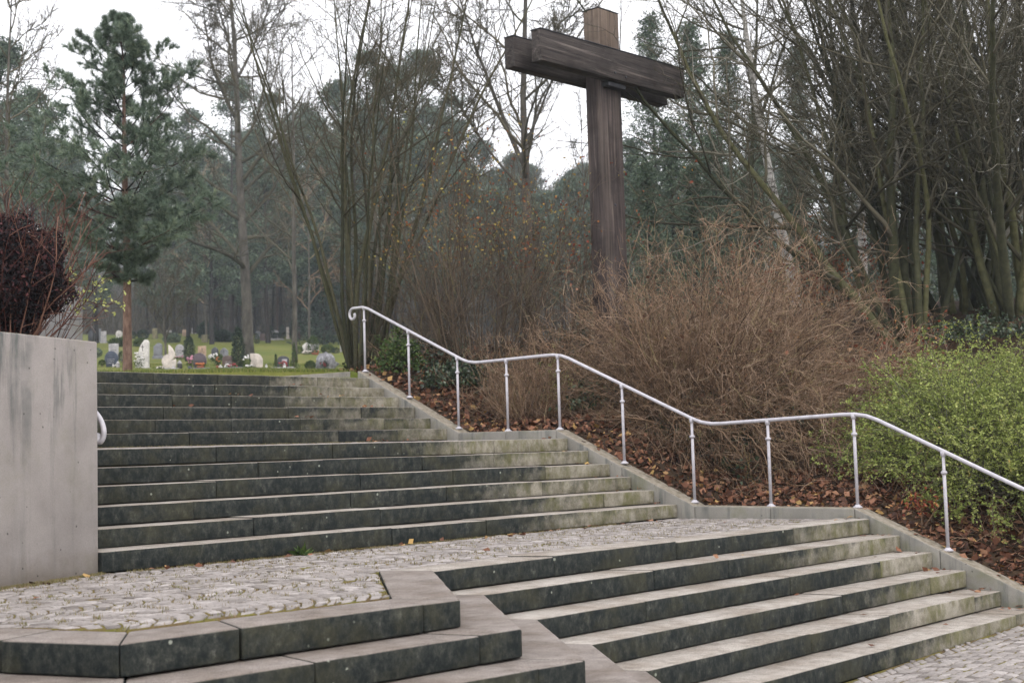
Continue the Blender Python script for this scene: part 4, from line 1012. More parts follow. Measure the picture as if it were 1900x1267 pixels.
# forest mass of individual pines and bare trunks
BM = []
for k in range(3):
    e_ = bare_tree("tmp", None, (0, 0, 0), (17, 19, 14)[k], .13, 350 + k, 'bark_far', 'twig_olive', lv=(16, 7, 4, 3), t0=.3, rmin=.022)
    ch_ = list(e_.children)
    for c in ch_: c.parent = None
    bpy.data.objects.remove(e_); BM.append(ch_)
rng = np.random.default_rng(500)
taken = []
cnt = 0
while cnt < 215:
    s_ = 112 + 150 * rng.random() ** 1.25; px_ = rng.uniform(-60, 1500)
    p = gpt(px_, s_)
    if any((p[0] - q[0]) ** 2 + (p[1] - q[1]) ** 2 < 9 for q in taken): continue
    taken.append(p)
    topmax = np.interp(px_, [0, 100, 180, 330, 480, 640, 840, 900, 1000, 1500], [180, 200, 290, 280, 220, 190, 200, 290, 300, 260]) + rng.uniform(0, 90)
    zt = at(px_, topmax, s_)[2]; hh = max(8, min(26, zt - p[2]))
    r = rng.random()
    if r < .62:
        k = int(rng.integers(0, 5)); place("forest_pine", "tall bare-trunked pine in the hazy forest behind the graveyard", PM[k], p, rng.uniform(0, 6.28), hh / hts[k], group="pines of the forest edge")
    elif r < .84:
        k = int(rng.integers(0, 3)); place("forest_broadleaf", "bare brown broadleaf tree in the hazy forest behind the graveyard", BM[k], p, rng.uniform(0, 6.28), min(hh, 16) / (17, 19, 14)[k], group="bare trees of the forest edge")
    else:
        k = int(rng.integers(0, 3)); place("forest_spruce", "dark young spruce in the hazy forest behind the graveyard", SM[k], p, rng.uniform(0, 6.28), hh * rng.uniform(.35, .7) / hs_[k], group="spruces of the forest edge")
    cnt += 1
for k in range(22):
    s_ = rng.uniform(104, 120); px_ = 330 + 36 * k + rng.uniform(-12, 12); p = gpt(px_, s_); m5 = 5 + k % 2
    zt = at(px_, rng.uniform(290, 430), s_)[2]
    place("forest_pine", "tall bare-trunked pine in the hazy forest behind the graveyard", PM[m5], p, rng.uniform(0, 6.28), max(6, zt - p[2]) / hts[m5], group="pines of the forest edge")
for b_list in BM:
    for c in b_list:
        if c.parent is None: bpy.data.objects.remove(c)
# low brushwood under the forest, uncountable
rng = np.random.default_rng(510)
bw = MB(); n_ = 5200
s_ = 108 + 130 * rng.random(n_) ** 1.4; px_ = rng.uniform(-80, 1200, n_)
base = np.array([gpt(a, b) for a, b in zip(px_, s_)])
P, R_ = grow(base, up_dirs(n_, 3, 28), rng.uniform(1.0, 5.5, n_), rng.uniform(.014, .035, n_), 6, .1, .02, .4)
P1, R1 = kids(P, R_, 4, .2, 1, 20, 55, (.3, .6), 4, .15, .02, .6, .012)
bw.tube(P, R_, 3); bw.tube(P1, R1, 3); o = bw.build("brushwood", 'twig_olive'); o['kind'] = 'stuff'

# ------------------------------------------------------------------ ground litter, ivy, grass
rng = np.random.default_rng(600)
def scatter(n, s0, s1, p0, p1, cond):
    s = rng.uniform(s0, s1, n); p = rng.uniform(p0, p1, n)
    Q = CAM + (CF + CR * ((p - 950) / FPX)[:, None] - CU * ((740 - 633.5) / FPX)) * s[:, None]
    X, Y = Q[:, 0], Q[:, 1]; k = cond(X, Y, s, p); X, Y = X[k], Y[k]
    return np.stack([X, Y, H(X, Y)], 1)
q = scatter(60000, 11.5, 24, 600, 1960, lambda X, Y, s, p: (X > wx(Y) + .22) & (rng.random(len(X)) < np.exp(-np.clip(X - wx(Y) - .8, 0, 9) / 1.6)) & ~((Y > 4) & (X < 4.9)))
l_ = MB(); l_.leaves(q + np.c_[np.zeros((len(q), 2)), rng.uniform(.0, .045, len(q))], rng.uniform(.04, .105, len(q)), aspect=.75, flat=.55)
o = l_.build("fallen_leaves", 'leaf_litter'); o['kind'] = 'stuff'
# stray leaves on steps and landings
pos = []
for (X_, Y_, Z_, n_) in [(2.9, 1.9, .03, 9), (3.6, 2.0, .03, 7), (2.2, 2.45, .34, 4), (3.5, 2.8, .49, 5), (3.3, 3.1, .64, 5), (2.9, 3.45, .79, 3), (1.9, 3.1, .64, 3), (.8, 2.8, .49, 4)]:
    pos += [[X_ + rng.normal(0, .18), Y_ + rng.normal(0, .02) + .03, Z_ + .012] for _ in range(n_)]
for k in range(6):
    for _ in range(6):
        y = -3.98 - k * TR + rng.uniform(.05, .28); pos.append([float(wx(y)) - abs(rng.normal(0, .12)) - .04, y, LEV_L[k] + .012])
    for _ in range(2):
        y = -3.98 - k * TR + rng.uniform(.05, .28); pos.append([rng.uniform(0, 3.5), y, LEV_L[k] + .012])
    for _ in range(4):
        y = -k * TR + rng.uniform(.05, .28); pos.append([float(wx(y)) - abs(rng.normal(0, .15)) - .04, y, -.15 * k + .012])
for _ in range(70):
    x = rng.uniform(-6, 3.6); y = -1.68 - abs(rng.normal(0, .12)) if x > -2.9 else -1.63 + .451 * (x + 2.935) - abs(rng.normal(0, .12))
    pos.append([x, y, float(zf_low(x, y)) + .01])
for _ in range(14):
    x, y = rng.uniform(-5, 3.5), rng.uniform(-4.8, -1.8)
    if inside(np.array([x]), np.array([y]), np.array(poly_low))[0]: pos.append([x, y, float(zf_low(x, y)) + .01])
for _ in range(90):
    y = rng.uniform(-6, 3.9); pos.append([float(wx(y)) + .21 - abs(rng.normal(0, .05)), y, float(np.interp(-y, [-a for a, b in prf], [b for a, b in prf])) + .008])
pos = np.array(pos); ok = ~((pos[:, 1] < -3.7) & (pos[:, 0] < 3.4) & (pos[:, 2] > -.9) & (pos[:, 0] > -2.2)); pos = pos[ok]
l_ = MB(); l_.leaves(pos, rng.uniform(.035, .085, len(pos)), rnd=rng.uniform(.35, 1, len(pos)), aspect=.7, flat=.8); o = l_.build("stray_leaves", 'leaf_litter'); o['kind'] = 'stuff'
# ivy carpet on bank
q = scatter(26000, 13, 24, 640, 1400, lambda X, Y, s, p: (X > wx(Y) + .9) & (np.sin(X * 1.7 + 2) * np.sin(Y * 1.3) + rng.normal(0, .5, len(X)) > .1))
l_ = MB(); l_.leaves(q + np.c_[np.zeros((len(q), 2)), rng.uniform(.03, .26, len(q))], rng.uniform(.04, .08, len(q)), aspect=.85, flat=.3)
o = l_.build("ivy_carpet", 'leaf_ivy'); o['kind'] = 'stuff'
# low bramble tangle
n_ = 1500; q = scatter(n_ * 2, 12.6, 22, 700, 1950, lambda X, Y, s, p: (X > wx(Y) + .5) & (X < wx(Y) + 4.5))
P, R_ = grow(q, up_dirs(len(q), 20, 75), rng.uniform(.2, .75, len(q)), np.full(len(q), .0035), 6, .16, -.05, .5)
P1, R1 = kids(P, R_, 4, .2, 1, 25, 60, (.3, .6), 4, .15, 0, .7, .002)
clear(P, ORG, .15); clear(P1, ORG, .15); l_ = MB(); l_.tube(P, R_, 3); l_.tube(P1, R1, 3); o = l_.build("bramble_tangle", 'twig_brown'); o['kind'] = 'stuff'
# lawn blades, thicker near the top step
q1 = scatter(60000, 14.3, 27, 150, 735, lambda X, Y, s, p: (Y > 4.16) & ((X < 4.5) | (s > 21.0)))
q2 = scatter(50000, 26, 58, 140, 740, lambda X, Y, s, p: Y > 4)
def blades(mbx, q, h0, h1, w, rnd=None):
    n = len(q); h = rng.uniform(h0, h1, n)[:, None]; a = rng.uniform(0, 6.28, n); b = np.stack([np.cos(a), np.sin(a), 0 * a], 1) * w / 2
    tip = q + np.c_[rng.normal(0, .35, (n, 2)) * h, h[:, 0]]
    mbx.add(np.stack([q - b, q + b, tip], 1).reshape(-1, 3), np.arange(n)[:, None] * 3 + np.arange(3)[None], rnd=np.repeat(rng.random(n) if rnd is None else rnd, 3))
l_ = MB(); blades(l_, q1, .025, .065, .009); blades(l_, q2, .03, .08, .02)
o = l_.build("grass", 'grass'); o['kind'] = 'stuff'
# moss tufts and dry grass along the foot of the middle flight and the wall
pts_ = []
for _ in range(2600):
    x = rng.uniform(-2.75, 2.9); w_ = np.exp(-abs(x + .5) / 2.2)
    if rng.random() < .25 + .6 * w_: pts_.append([x, -1.645 - abs(rng.normal(0, .05)), 0])
for _ in range(2600):
    x = -2.93 - abs(rng.normal(0, 1.5)); y = -1.60 + .451 * (x + 2.935) - .01 - abs(rng.normal(0, .055)); pts_.append([x, y, 0])
for _ in range(42000):
    x = rng.uniform(-5.5, 3.6); y = rng.uniform(-5.0, -1.75); 
    if (abs(((x - .30 * (1 - (2 * (((y - 1.0) / .94) % 1) - 1) ** 2)) / .188) % 1 - .5) < .09 and abs(((y - 1.0) / .94) % 1 - .5) < .36): pts_.append([x, y, 0])
for _ in range(900): pts_.append([rng.uniform(-.9, 3.0), 2.12 - abs(rng.normal(0, .05)), 99])
pts_ = np.array(pts_); hi = pts_[:, 2] > 1
pts_[:, 2] = np.where(hi, zf_mid(pts_[:, 0], pts_[:, 1]) - .012, zf_low(pts_[:, 0], pts_[:, 1]) - .012)
ok = hi | inside(pts_[:, 0], pts_[:, 1], np.array(poly_low)); pts_ = pts_[ok]
l_ = MB(); blades(l_, np.repeat(pts_, 3, 0) + rng.normal(0, .012, (3 * len(pts_), 3)) * [1, 1, 0], .012, .034, .008, rng.random(3 * len(pts_)))
o = l_.build("joint_grass", 'straw'); o['kind'] = 'stuff'
# leafy weed at the riser foot
wb_ = np.array([-.62, -1.70, -.90]); p_ = at(568, 1015, 10.9)
e = empty("weed", (p_[0], -1.69, float(zf_low(p_[0], -1.69)) - .01)); tag(e, "little green leafy weed growing at the foot of the middle flight", "plant")
n_ = 34; a = rng.uniform(0, 6.28, n_); dd = np.stack([np.cos(a), np.sin(a), rng.uniform(.3, 1.6, n_)], 1)
l_ = MB(); l_.leaves(rng.normal(0, .012, (n_, 3)) * [1, 1, 0], rng.uniform(.07, .13, n_), aspect=.38, along=nz(dd)); l_.build("leaves", 'shrub_mid', e)

# ------------------------------------------------------------------ graveyard
YAW = math.atan2(RH[1], RH[0])
def arc(cx, cz, rx, rz, a0, a1, n=14):
    return [(cx + rx * math.cos(math.radians(a)), cz + rz * math.sin(math.radians(a))) for a in np.linspace(a0, a1, n)]
def gbase(px, s, dz=-.03, turn=0):
    b = gpt(px, s, dz); return b, YAW + turn
def shape(kind, w, h):
    if kind == 'rect': return [(-w / 2, 0), (w / 2, 0), (w / 2, h), (-w / 2, h * .98)]
    if kind == 'round': return [(-w / 2, 0), (w / 2, 0)] + arc(0, h - w * .28, w / 2, w * .28, 0, 180)
    if kind == 'egg': return [(-w * .32, 0), (w * .32, 0)] + arc(0, h * .56, w / 2, h * .44, -38, 218, 20)
    if kind == 'sail': return [(-w * .5, 0), (w * .5, 0), (w * .5, h * .9)] + arc(w * .32, h * .9, w * .18, h * .1, 0, 120, 8) + [(-w * .06, h * .80), (-w * .28, h * .5), (-w * .40, h * .25)]
    if kind == 'slope': return [(-w / 2, 0), (w / 2, 0), (w / 2, h * .55)] + arc(-w * .12, h * .55, w * .62, h * .43, 0, 75, 10) + [(-w * .5, h * .97)]
    if kind == 'gable': return [(-w / 2, 0), (w / 2, 0), (w / 2, h * .78), (w * .12, h * .98), (0, h), (-w * .12, h * .98), (-w / 2, h * .78)]
    if kind == 'half': return [(0, 0), (w * .42, 0), (w * .5, h * .32), (w * .5, h * .52), (w * .16, h * .42), (w * .47, h * .66), (w * .3, h * .86), (0, h)]
    if kind == 'wave': return [(-w / 2, 0), (w / 2, 0), (w / 2, h * .85)] + [(w / 2 - w * t, h * (.85 + .13 * math.sin(t * math.pi * 1.3))) for t in np.linspace(.1, 1, 8)]
def stone_thing(px, s, kind, w, h, th, mat, label, marks='lines', turn=None, plinth=True, cat="gravestone", mcol='carved'):
    b, rz = gbase(px, s, turn=rng.normal(0, .1) if turn is None else turn)
    e = empty("gravestone", b, rz); tag(e, label, cat)
    m_ = MB(); m_.slab(shape(kind, w, h), th); 
    o = m_.build("stone", mat, e, bevel=.012)
    if plinth:
        m_ = MB(); m_.box((-w * .58, -th * .9, -.12), (w * .58, th * .9, .07)); m_.build("plinth", mat, e, bevel=.01)
    if marks:
        m_ = MB(); y0, y1 = -th / 2 - .004, -th / 2 + .002
        if marks in ('cross', 'both'):
            cx_ = w * .12 if kind == 'sail' else 0
            m_.box((cx_ - .012, y0, h * .62), (cx_ + .012, y1, h * .84)); m_.box((cx_ - w * .11, y0 - .001, h * .755), (cx_ + w * .11, y1, h * .778))
        if marks in ('lines', 'both'):
            for r_, zz_ in enumerate(np.linspace(h * .34, h * .54, 3)):
                x_ = -w * .26
                while x_ < w * .26:
                    l_ = rng.uniform(.02, .06) * w / .6
                    m_.box((x_, y0, zz_ - .011), (min(x_ + l_, w * .28), y1, zz_ + .011)); x_ += l_ + .018
        if marks == 'plate': m_.box((-w * .12, y0, h * .42), (w * .36, y1, h * .78))
        if marks == 'slit': m_.prism([(-w * .04, y0), (w * .05, y0), (w * .05, y1), (-w * .04, y1)], h * .25, h * .72)
        m_.build("inscription", mcol, e)
    return e
rng = np.random.default_rng(700)
pxm = lambda p, s: p * s / FPX
S1 = 50
G = [(207.5, S1, 'egg', 25, 33, .14, 'blue_granite', "dark blue polished rounded gravestone next to the young pine's trunk", 'lines', 'pale_granite'),
     (264, S1, 'sail', 28, 55, .13, 'white_marble', "tall white sail-shaped gravestone with a carved cross", 'both', 'carved'),
     (371, S1, 'egg', 26, 32, .14, 'purple_granite', "dark purple rounded gravestone above an orange planter", 'lines', 'carved'),
     (424, S1 + 2, 'round', 21, 24, .14, 'brown_granite', "low dark brown gravestone left of the tall garden conifer", 'lines', 'pale_granite'),
     (477, S1, 'slope', 23, 30, .13, 'cream_stone', "cream gravestone with one rounded shoulder beside the oak", None, 'carved'),
     (527, S1, 'round', 21, 25, .13, 'dark_granite', "dark gravestone with a pale plate between two small conifers", 'plate', 'pale_granite'),
     (211.5, 68, 'rect', 17.5, 25, .16, 'pale_granite', "pale upright gravestone behind the dark blue one", 'lines', 'carved'),
     (294, 66, 'wave', 16, 26, .15, 'grey_granite', "plain blue-grey slab between the sail-shaped stone and the disc stone", None, 'carved'),
     (334.5, 68, 'egg', 17, 23, .15, 'pale_granite', "small light grey gravestone with rounded shoulders", 'lines', 'carved'),
     (376, 64, 'rect', 15, 26, .16, 'sandstone', "sandy orange upright gravestone behind the purple one", 'both', 'carved'),
     (400, 66, 'gable', 13, 20, .15, 'dark_granite', "dark blue gabled gravestone at the left of a dark pair", None, 'carved'),
     (417, 63, 'gable', 15, 24, .15, 'grey_granite', "grey gabled gravestone at the right of a dark pair", 'cross', 'dark_granite'),
     (586, 72, 'rect', 15, 19, .2, 'pale_granite', "right half of the white double gravestone behind a grey shrub", None, 'carved'),
     (570.5, 72.1, 'wave', 15, 22, .2, 'white_marble', "left half of the white double gravestone with a dark slit", 'slit', 'brown_granite'),
     (636, 74, 'rect', 6, 31, .2, 'pale_granite', "narrow pale stone stele near the foot of the hazel", None, 'carved'),
     (645, 73.5, 'slope', 11, 23, .15, 'dark_granite', "dark slanted gravestone next to the pale stele", 'cross', 'white_marble'),
     (193, 92, 'rect', 10, 21, .2, 'pale_granite', "weathered pale stele in the far row at the left", 'lines', 'carved'),
     (183, 95, 'rect', 10, 22, .2, 'grey_granite', "hazy grey stele in the far row at the left", None, 'carved'),
     (222, 100, 'egg', 12, 14, .2, 'white_marble', "white striped rounded stone left of the pine trunk", 'lines', 'carved'),
     (289, 98, 'rect', 9, 22, .25, 'mossy_stone', "mossy stone pillar in the far row", None, 'carved'),
     (315, 105, 'round', 9, 12, .2, 'pale_granite', "small white round-topped stone in the far row", None, 'carved'),
     (345, 104, 'rect', 10, 13, .2, 'sandstone', "faint sandy stone in the far row", 'lines', 'carved'),
     (381, 90, 'rect', 11, 16, .2, 'mossy_stone', "yellowish mossy stone near the dark hedge", None, 'carved'),
     (481, 100, 'round', 9, 14, .2, 'grey_granite', "grey-blue round-topped stone behind the oak trunk", None, 'carved'),
     (489, 96, 'rect', 9, 13, .2, 'brown_granite', "brown square stone right of the oak trunk", None, 'carved'),
     (536, 101, 'rect', 5.5, 21, .2, 'cream_stone', "narrow cream stele between the cone-shaped shrubs", None, 'carved'),
     (512, 101, 'round', 13, 15, .2, 'pale_granite', "pale round-topped stone behind the cone-shaped shrubs", None, 'carved'),
     (362, 110, 'rect', 9, 11, .2, 'pale_granite', "tiny pale stone at the forest edge", None, 'carved')]
for (px_, s_, k, wp, hp_, th, mt, lab, mk, mc) in G:
    stone_thing(px_, s_, k, pxm(wp, s_), pxm(hp_, s_) + .03, th, mt, lab, mk, mcol=mc)
# white disc stone made of two pieces
b, rz = gbase(314, S1); e = empty("gravestone", b, rz, pxm(1, S1)); tag(e, "white disc-shaped gravestone split into two offset halves", "gravestone")
m_ = MB(); m_.slab([(-9, 5)] + arc(0, 18, 13, 13, 215, 90, 16) + [(0, 5)], 5); m_.build("rear_half", 'cream_stone', e, bevel=.4)
V_ = [(0, 0), (10, 0)] + arc(0, 20, 13.5, 14, -35, 18, 8) + [(3.5, 20)] + arc(0, 30, 11.5, 19, 8, 90, 9)
V_ = [(x, z) for x, z in V_]
m_ = MB(); o = m_.slab([(0, 0), (10, 0), (13, 8), (14, 15), (13, 22), (4, 17.5), (12.5, 27), (11, 34), (6, 43), (0, 49)], 6)
m_.build("front_half", 'cream_stone', e, bevel=.4)
# house-shaped lantern shrine
b, rz = gbase(170, 90); e = empty("grave_shrine", b, rz, pxm(1, 90)); tag(e, "little dark house-roofed grave shrine at the left of the far row", "grave marker")
m_ = MB(); m_.slab([(-5, 0), (5, 0), (5, 20), (0, 28), (-5, 20)], 6); m_.build("body", 'dark_granite', e)
m_ = MB(); m_.slab([(-7, 19), (0, 30), (7, 19), (7.5, 21), (0, 32.5), (-7.5, 21)], 9); m_.build("roof", 'brown_granite', e)
# red-brown post with pale cross on top
b, rz = gbase(555, 100); e = empty("grave_cross", b, rz, pxm(1, 100)); tag(e, "red-brown grave post topped by a small pale cross between dark columns", "grave marker")
m_ = MB(); m_.slab([(-5, 0), (5, 0), (4.5, 22), (-4.5, 22)], 5); m_.build("post", 'brown_granite', e)
m_ = MB(); m_.slab([(-1, 22), (1, 22), (1, 27), (4.5, 27), (4.5, 29), (1, 29), (1, 33), (-1, 33), (-1, 29), (-4.5, 29), (-4.5, 27), (-1, 27)], 2); m_.build("cross", 'cream_stone', e)
# rough rock with wreath
b, rz = gbase(606, 51); e = empty("rock_grave", b, rz); tag(e, "rough grey heaped rock grave with a red wreath on the lawn", "gravestone")
m_ = MB(); m_.ellipsoid((0, 0, .26), (.40, .26, .42), 20, 12, jit=.09); m_.build("rock", 'rough_rock', e)
m_ = MB(); m_.leaves(np.array([-.02, -.27, .22]) + rng.normal(0, 1, (120, 3)) * [.10, .03, .10], .07); m_.build("wreath", 'needle_dark', e)
m_ = MB()
for q in range(9): m_.ellipsoid((rng.normal(-.02, .06), -.31, .25 + rng.normal(0, .06)), (.022,) * 3, 6, 5)
m_.build("red_flowers", 'red_petal', e)
# clipped shrubs
def clipped(name, label, px, s, wp, hp, mat, kind, cat="shrub", n=900, stem=False):
    b, rz = gbase(px, s, 0); w, h = pxm(wp, s), pxm(hp, s)
    e = empty(name, b, rz); tag(e, label, cat)
    z0 = h * .42 if stem else 0
    d = nz(rng.normal(size=(n, 3))); rr = .55 + .45 * rng.random((n, 1)) ** .5
    if kind == 'ball': P = d * rr * [w / 2, w / 2, (h - z0) / 2] + [0, 0, z0 + (h - z0) / 2]
    else:
        t = rng.random(n) ** (1.35 if kind == 'cone' else 1.0); a = rng.uniform(0, 6.28, n)
        pr = (1 - t) ** .75 if kind == 'cone' else np.sin(np.clip(t * .86 + .14, 0, 1) * np.pi) ** .55
        r_ = w / 2 * pr * (.6 + .4 * rng.random(n)) * (1 + .15 * np.sin(a * 3 + t * 14))
        P = np.stack([r_ * np.cos(a), r_ * np.sin(a), t * h], 1)
    m_ = MB(); m_.leaves(P, rng.uniform(.6, 1.3, n) * max(.05, w * .16), aspect=.4, along=np.tile([[0, 0, .6]], (n, 1)) + d * .8); m_.build("foliage", mat, e)
    m_ = MB(); m_.tube(np.array([[0, 0, -.05], [0, 0, z0 + h * .45]]), np.array([.03, .012]), 6); m_.build("stem", 'bark_pine', e)
    return e
CS = [("conifer", "tall dark garden conifer in front of the oak trunk", 443, 49.5, 24, 77, 'needle_dark', 'col', 2600), ("conifer", "small bright columnar conifer left of the dark plated gravestone", 513, 50.5, 11, 27, 'shrub_mid', 'cone', 700), ("conifer", "taller bright columnar conifer right of the dark plated gravestone", 547, 50, 16, 50, 'shrub_mid', 'cone', 1100),
      ("box_ball", "round olive box ball left of the heaped rock grave", 577, 50, 18, 17, 'shrub_mid', 'ball', 1100), ("topiary", "tiny ball topiary on a stem beside the dark blue gravestone", 190, 49.5, 11, 15, 'shrub_mid', 'ball', 500),
      ("shrub", "dark bushy shrub right of the small light grey gravestone", 352, 62, 22, 46, 'needle_dark', 'col', 1500), ("shrub", "grey-leaved shrub in front of the white double gravestone", 582, 71, 20, 34, 'shrub_mid', 'ball', 900),
      ("shrub", "round dark shrub left of the white double gravestone", 556, 71.5, 15, 14, 'shrub_mid', 'ball', 700), ("shrub", "low fresh green shrub between the double gravestone and the stele", 610, 73, 24, 15, 'shrub_mid', 'ball', 800), ("shrub", "small dark shrub in front of the pale stele", 625, 72, 13, 12, 'needle_dark', 'ball', 500),
      ("cone_shrub", "left dark cone-shaped shrub in the far row", 504, 99, 15, 23, 'needle_dark', 'col', 900), ("cone_shrub", "right dark cone-shaped shrub in the far row", 526, 99, 12, 25, 'needle_dark', 'col', 900), ("cone_shrub", "low dark mound between the two cone-shaped shrubs", 515, 98.5, 16, 10, 'needle_dark', 'ball', 600),
      ("column_shrub", "dark columnar conifer left of the red-brown grave post", 543, 99.5, 11, 31, 'needle_dark', 'col', 900), ("column_shrub", "dark columnar conifer right of the red-brown grave post", 565, 99.5, 11, 27, 'needle_dark', 'col', 900),
      ("shrub", "dark oval shrub just right of the oak trunk", 478, 90, 11, 19, 'needle_dark', 'col', 700), ("shrub", "left dark rounded shrub beside the young pine's trunk", 247, 99, 13, 13, 'needle_dark', 'ball', 700), ("shrub", "right dark rounded shrub beside the young pine's trunk", 266, 99, 20, 16, 'needle_dark', 'ball', 900),
      ("hedge", "dark hedge mass left of the oak behind the gravestones", 385, 97, 30, 34, 'needle_dark', 'ball', 1600), ("hedge", "low dark hedge running towards the oak trunk", 414, 92, 36, 20, 'needle_dark', 'ball', 1600), ("shrub", "blue-green low shrub in front of the far left steles", 178, 66, 22, 17, 'needle', 'ball', 800),
      ("shrub", "dark shrub between the dark blue stone and the pine trunk", 226, 60, 10, 18, 'needle_dark', 'ball', 600), ("shrub", "light green scrub behind the pale upright gravestone", 222, 84, 34, 14, 'shrub_mid', 'ball', 900), ("shrub", "green scrub behind the plain blue-grey slab", 262, 84, 26, 14, 'shrub_mid', 'ball', 900), ("shrub", "small green bush beside the dark gravestone pair", 404, 60, 20, 15, 'shrub_mid', 'ball', 700), ("shrub", "silvery shrub in front of the mossy pillar", 320, 90, 30, 17, 'needle', 'ball', 900), ("shrub", "bluish tall shrub beside the broad yew", 578, 94, 22, 44, 'needle', 'col', 1200),
      ("rose_bush", "small rose bush with yellow-white blooms beside the cream gravestone", 459, 49, 13, 24, 'shrub_mid', 'ball', 600)]
for (nm, lab, px_, s_, wp, hp_, mt, kd, n_) in CS:
    e = clipped(nm, lab, px_, s_, wp, hp_, mt, kd, "conifer" if "conifer" in lab else "shrub", n_, stem=(nm == "topiary"))
    if nm == "rose_bush":
        m_ = MB()
        for q in range(9): m_.ellipsoid(((rng.random() - .5) * pxm(13, s_), -.1 + rng.normal(0, .05), pxm(hp_, s_) * rng.uniform(.6, 1.0)), (.04, .04, .035), 7, 5)
        m_.build("blooms", 'white_petal', e)
# flowers, planters and lanterns in front of the stones
def flowers(label, px, s, petal, n=12, w=.25, h=.2, planter=None, r=.035, green=True, cat="flowers"):
    b, rz = gbase(px, s, 0); e = empty("flower_arrangement", b, rz); tag(e, label, cat)
    z0 = 0
    if planter: m_ = MB(); m_.lathe([(w * .35, 0), (w * .5, .13), (w * .46, .13), (w * .33, .02)], n=12); m_.build("planter", planter, e); z0 = .1
    if green: m_ = MB(); m_.leaves(rng.normal(0, 1, (150, 3)) * [w * .35, w * .2, h * .2] + [0, 0, z0 + h * .4], .06); m_.build("leaves", 'shrub_mid', e)
    m_ = MB()
    for q in range(n): m_.ellipsoid((rng.uniform(-.5, .5) * w, rng.uniform(-.35, .1) * w, z0 + h * rng.uniform(.4, 1.1)), (r, r, r * .8), 7, 5)
    m_.build("blooms", petal, e); return e
flowers("white roses in front of the sail-shaped gravestone", 258, S1 - 1, 'white_petal', 16, .3, .55, r=.04)
flowers("pink hydrangea left of the purple gravestone", 353, S1 - 1, 'pink_petal', 14, .16, .36, 'dark_granite', r=.05)
flowers("orange flowers in a bowl before the purple gravestone", 373, S1 - 1, 'orange_petal', 30, .30, .12, 'terracotta')
flowers("mixed pale flowers in front of the low brown gravestone", 420, S1 - 1, 'white_petal', 16, .45, .14, r=.04)
flowers("dark red flowers in front of the tall garden conifer", 433, S1 - 1.2, 'red_petal', 14, .3, .16)
flowers("white flowers at the foot of the rose bush", 463, S1 - 1.5, 'white_petal', 9, .3, .12)
flowers("red heather in front of the dark plated gravestone", 527, S1 - 1, 'red_petal', 24, .3, .26)
flowers("small white blooms beside the dark blue gravestone", 216, S1 - 1, 'white_petal', 8, .22, .16)
flowers("pale posy at the foot of the disc-shaped gravestone", 300, S1 - 1, 'cream_stone', 8, .3, .1)
flowers("yellow-white posy in front of the white double gravestone", 572, 70, 'cream_stone', 10, .5, .22, r=.05)
flowers("brown planter in front of the white double gravestone", 586, 70, 'orange_petal', 6, .4, .12, 'terracotta', r=.03)
flowers("white blossoms on the bush beside the dark gravestone pair", 397, 58, 'white_petal', 10, .4, .5, r=.05)
flowers("purple flowers below the small light grey gravestone", 333, 64, 'pink_petal', 10, .4, .15)
flowers("red-brown potted plant beside the low brown gravestone", 405, S1 - 1, 'orange_petal', 7, .15, .3, 'terracotta', r=.03)
def lantern(label, px, s, h, col):
    b, rz = gbase(px, s, 0); e = empty("grave_lantern", b, rz); tag(e, label, "lantern")
    m_ = MB(); m_.lathe([(h * .28, 0), (h * .25, h * .6), (h * .22, h * .62)], n=10); m_.build("glass", col, e)
    m_ = MB(); m_.lathe([(h * .30, h * .62), (h * .22, h * .78), (h * .06, h), (.004, h * 1.02)], n=10); m_.build("lid", 'pale_granite', e)
lantern("white cone-shaped grave lantern before the dark plated gravestone", 529, S1 - 1.6, .20, 'white_petal')
lantern("small white grave candle right of the cream gravestone", 495, S1 - 1.2, .16, 'white_petal')
lantern("pale stone lantern between the dark blue stone and the pine trunk", 219, S1 - 1.4, .26, 'pale_granite')
lantern("dark bronze grave lantern right of the disc-shaped gravestone", 334, S1 - 1, .34, 'carved')
lantern("white candle at the foot of the disc-shaped gravestone", 322, S1 - 1.4, .16, 'white_petal')
for (px_, s_, wp, lab) in [(525, S1 - 1.2, 40, "pale stone border in front of the dark plated gravestone"), (372, S1 - 1.3, 34, "low stone border around the purple gravestone's bed"), (318, S1 - 1.5, 26, "low pale border in front of the disc-shaped gravestone"), (510, 97.5, 32, "pale stone border below the cone-shaped shrubs"), (430, S1 - 1.6, 40, "low dark border in front of the brown gravestone")]:
    b, rz = gbase(px_, s_, 0); e = empty("grave_border", b, rz); tag(e, lab, "border")
    w_ = pxm(wp, s_) / 2; m_ = MB(); m_.box((-w_, -.06, -.05), (w_, .0, .06)); m_.box((-w_, 0.002, -.05), (-w_ + .06, .9, .055)); m_.box((w_ - .06, 0.002, -.05), (w_, .9, .055)); m_.build("edging", 'pale_granite' if 'pale' in lab else 'grey_granite', e)

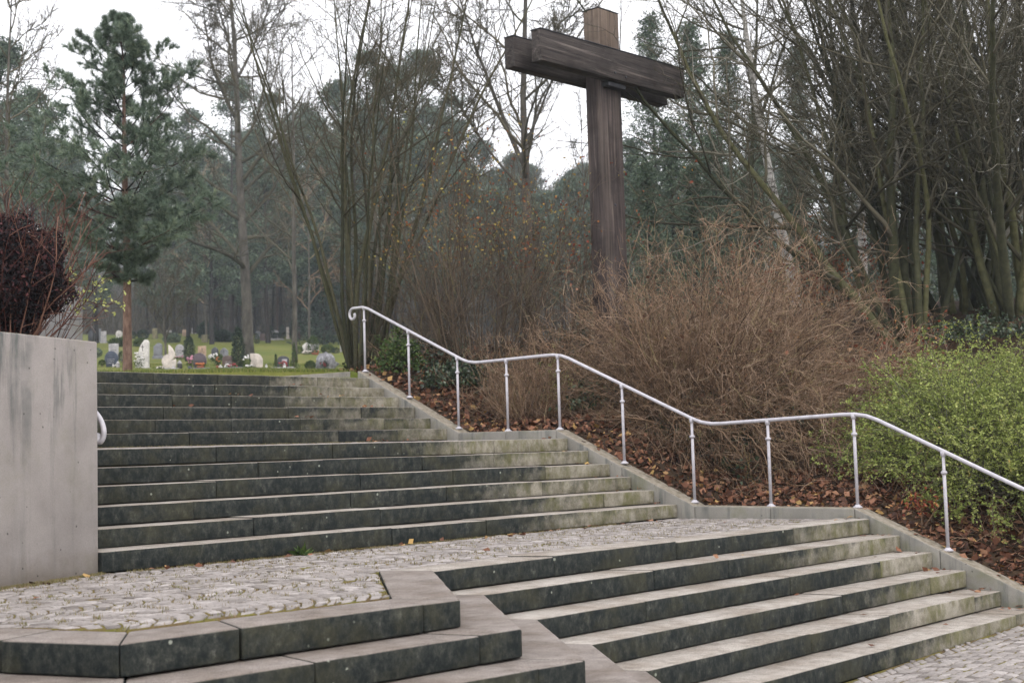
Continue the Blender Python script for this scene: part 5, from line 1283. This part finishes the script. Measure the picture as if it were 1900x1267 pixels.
# ------------------------------------------------------------------ world, sun, air
w = bpy.data.worlds.new("World"); SC.world = w; w.use_nodes = True
nt = w.node_tree; nt.nodes.clear()
sky = nt.nodes.new("ShaderNodeTexSky"); sky.sky_type = 'NISHITA'; sky.sun_disc = False
SUN_EL, SUN_AZ = math.radians(48), math.radians(200)
sky.sun_elevation = SUN_EL; sky.sun_rotation = SUN_AZ; sky.dust_density = 6; sky.air_density = 1.2; sky.ozone_density = 1
hs = nt.nodes.new("ShaderNodeMix"); hs.data_type = 'RGBA'; hs.inputs[0].default_value = .88     # cloud deck over the clear sky
nt.links.new(sky.outputs[0], hs.inputs[6]); hs.inputs[7].default_value = (10.4, 10.2, 10.5, 1)
bg = nt.nodes.new("ShaderNodeBackground"); bg.inputs[1].default_value = .10
nt.links.new(hs.outputs[2], bg.inputs[0])
wo = nt.nodes.new("ShaderNodeOutputWorld"); nt.links.new(bg.outputs[0], wo.inputs[0])
sd = bpy.data.lights.new("sun", 'SUN'); sd.energy = .7; sd.angle = math.radians(25); sd.color = (1, .95, .90)
so = bpy.data.objects.new("sun", sd); COL.objects.link(so)
sv = Vector((math.sin(SUN_AZ) * math.cos(SUN_EL), math.cos(SUN_AZ) * math.cos(SUN_EL), math.sin(SUN_EL)))
so.rotation_euler = sv.to_track_quat('Z', 'Y').to_euler(); so.location = (-10, -20, 40)
HAZE = True
if HAZE:
    zl_, zh_ = float(GZ.min()) - 1, float(max(GZ.max(), 60)) + 3
    h_ = MB(); h_.box((ax[0] - 2, ay[0] - 2, zl_), (ax[-1] + 2, ay[-1] + 2, zh_))
    hm = bpy.data.materials.new("haze_air"); hm.use_nodes = True; hm.node_tree.nodes.clear()
    ho = hm.node_tree.nodes.new("ShaderNodeOutputMaterial"); hv = hm.node_tree.nodes.new("ShaderNodeVolumePrincipled")
    hv.inputs["Color"].default_value = (.82, .92, 1.0, 1); hv.inputs["Density"].default_value = .0008; hv.inputs["Anisotropy"].default_value = .2
    hm.node_tree.links.new(hv.outputs[0], ho.inputs["Volume"])
    h = h_.build("haze", hm); h['kind'] = 'stuff'
    try: hm.cycles.homogeneous_volume = True
    except Exception: pass
SC.view_settings.view_transform = 'Standard'; SC.view_settings.look = 'None'; SC.view_settings.gamma = 1
SC.view_settings.exposure = 1.0
SC.render.engine = 'CYCLES'
SC.cycles.use_denoising = True
SC.cycles.max_bounces = 5; SC.cycles.diffuse_bounces = 3; SC.cycles.volume_bounces = 0; SC.cycles.transparent_max_bounces = 4
SC.cycles.use_adaptive_sampling = True; SC.cycles.adaptive_threshold = .02
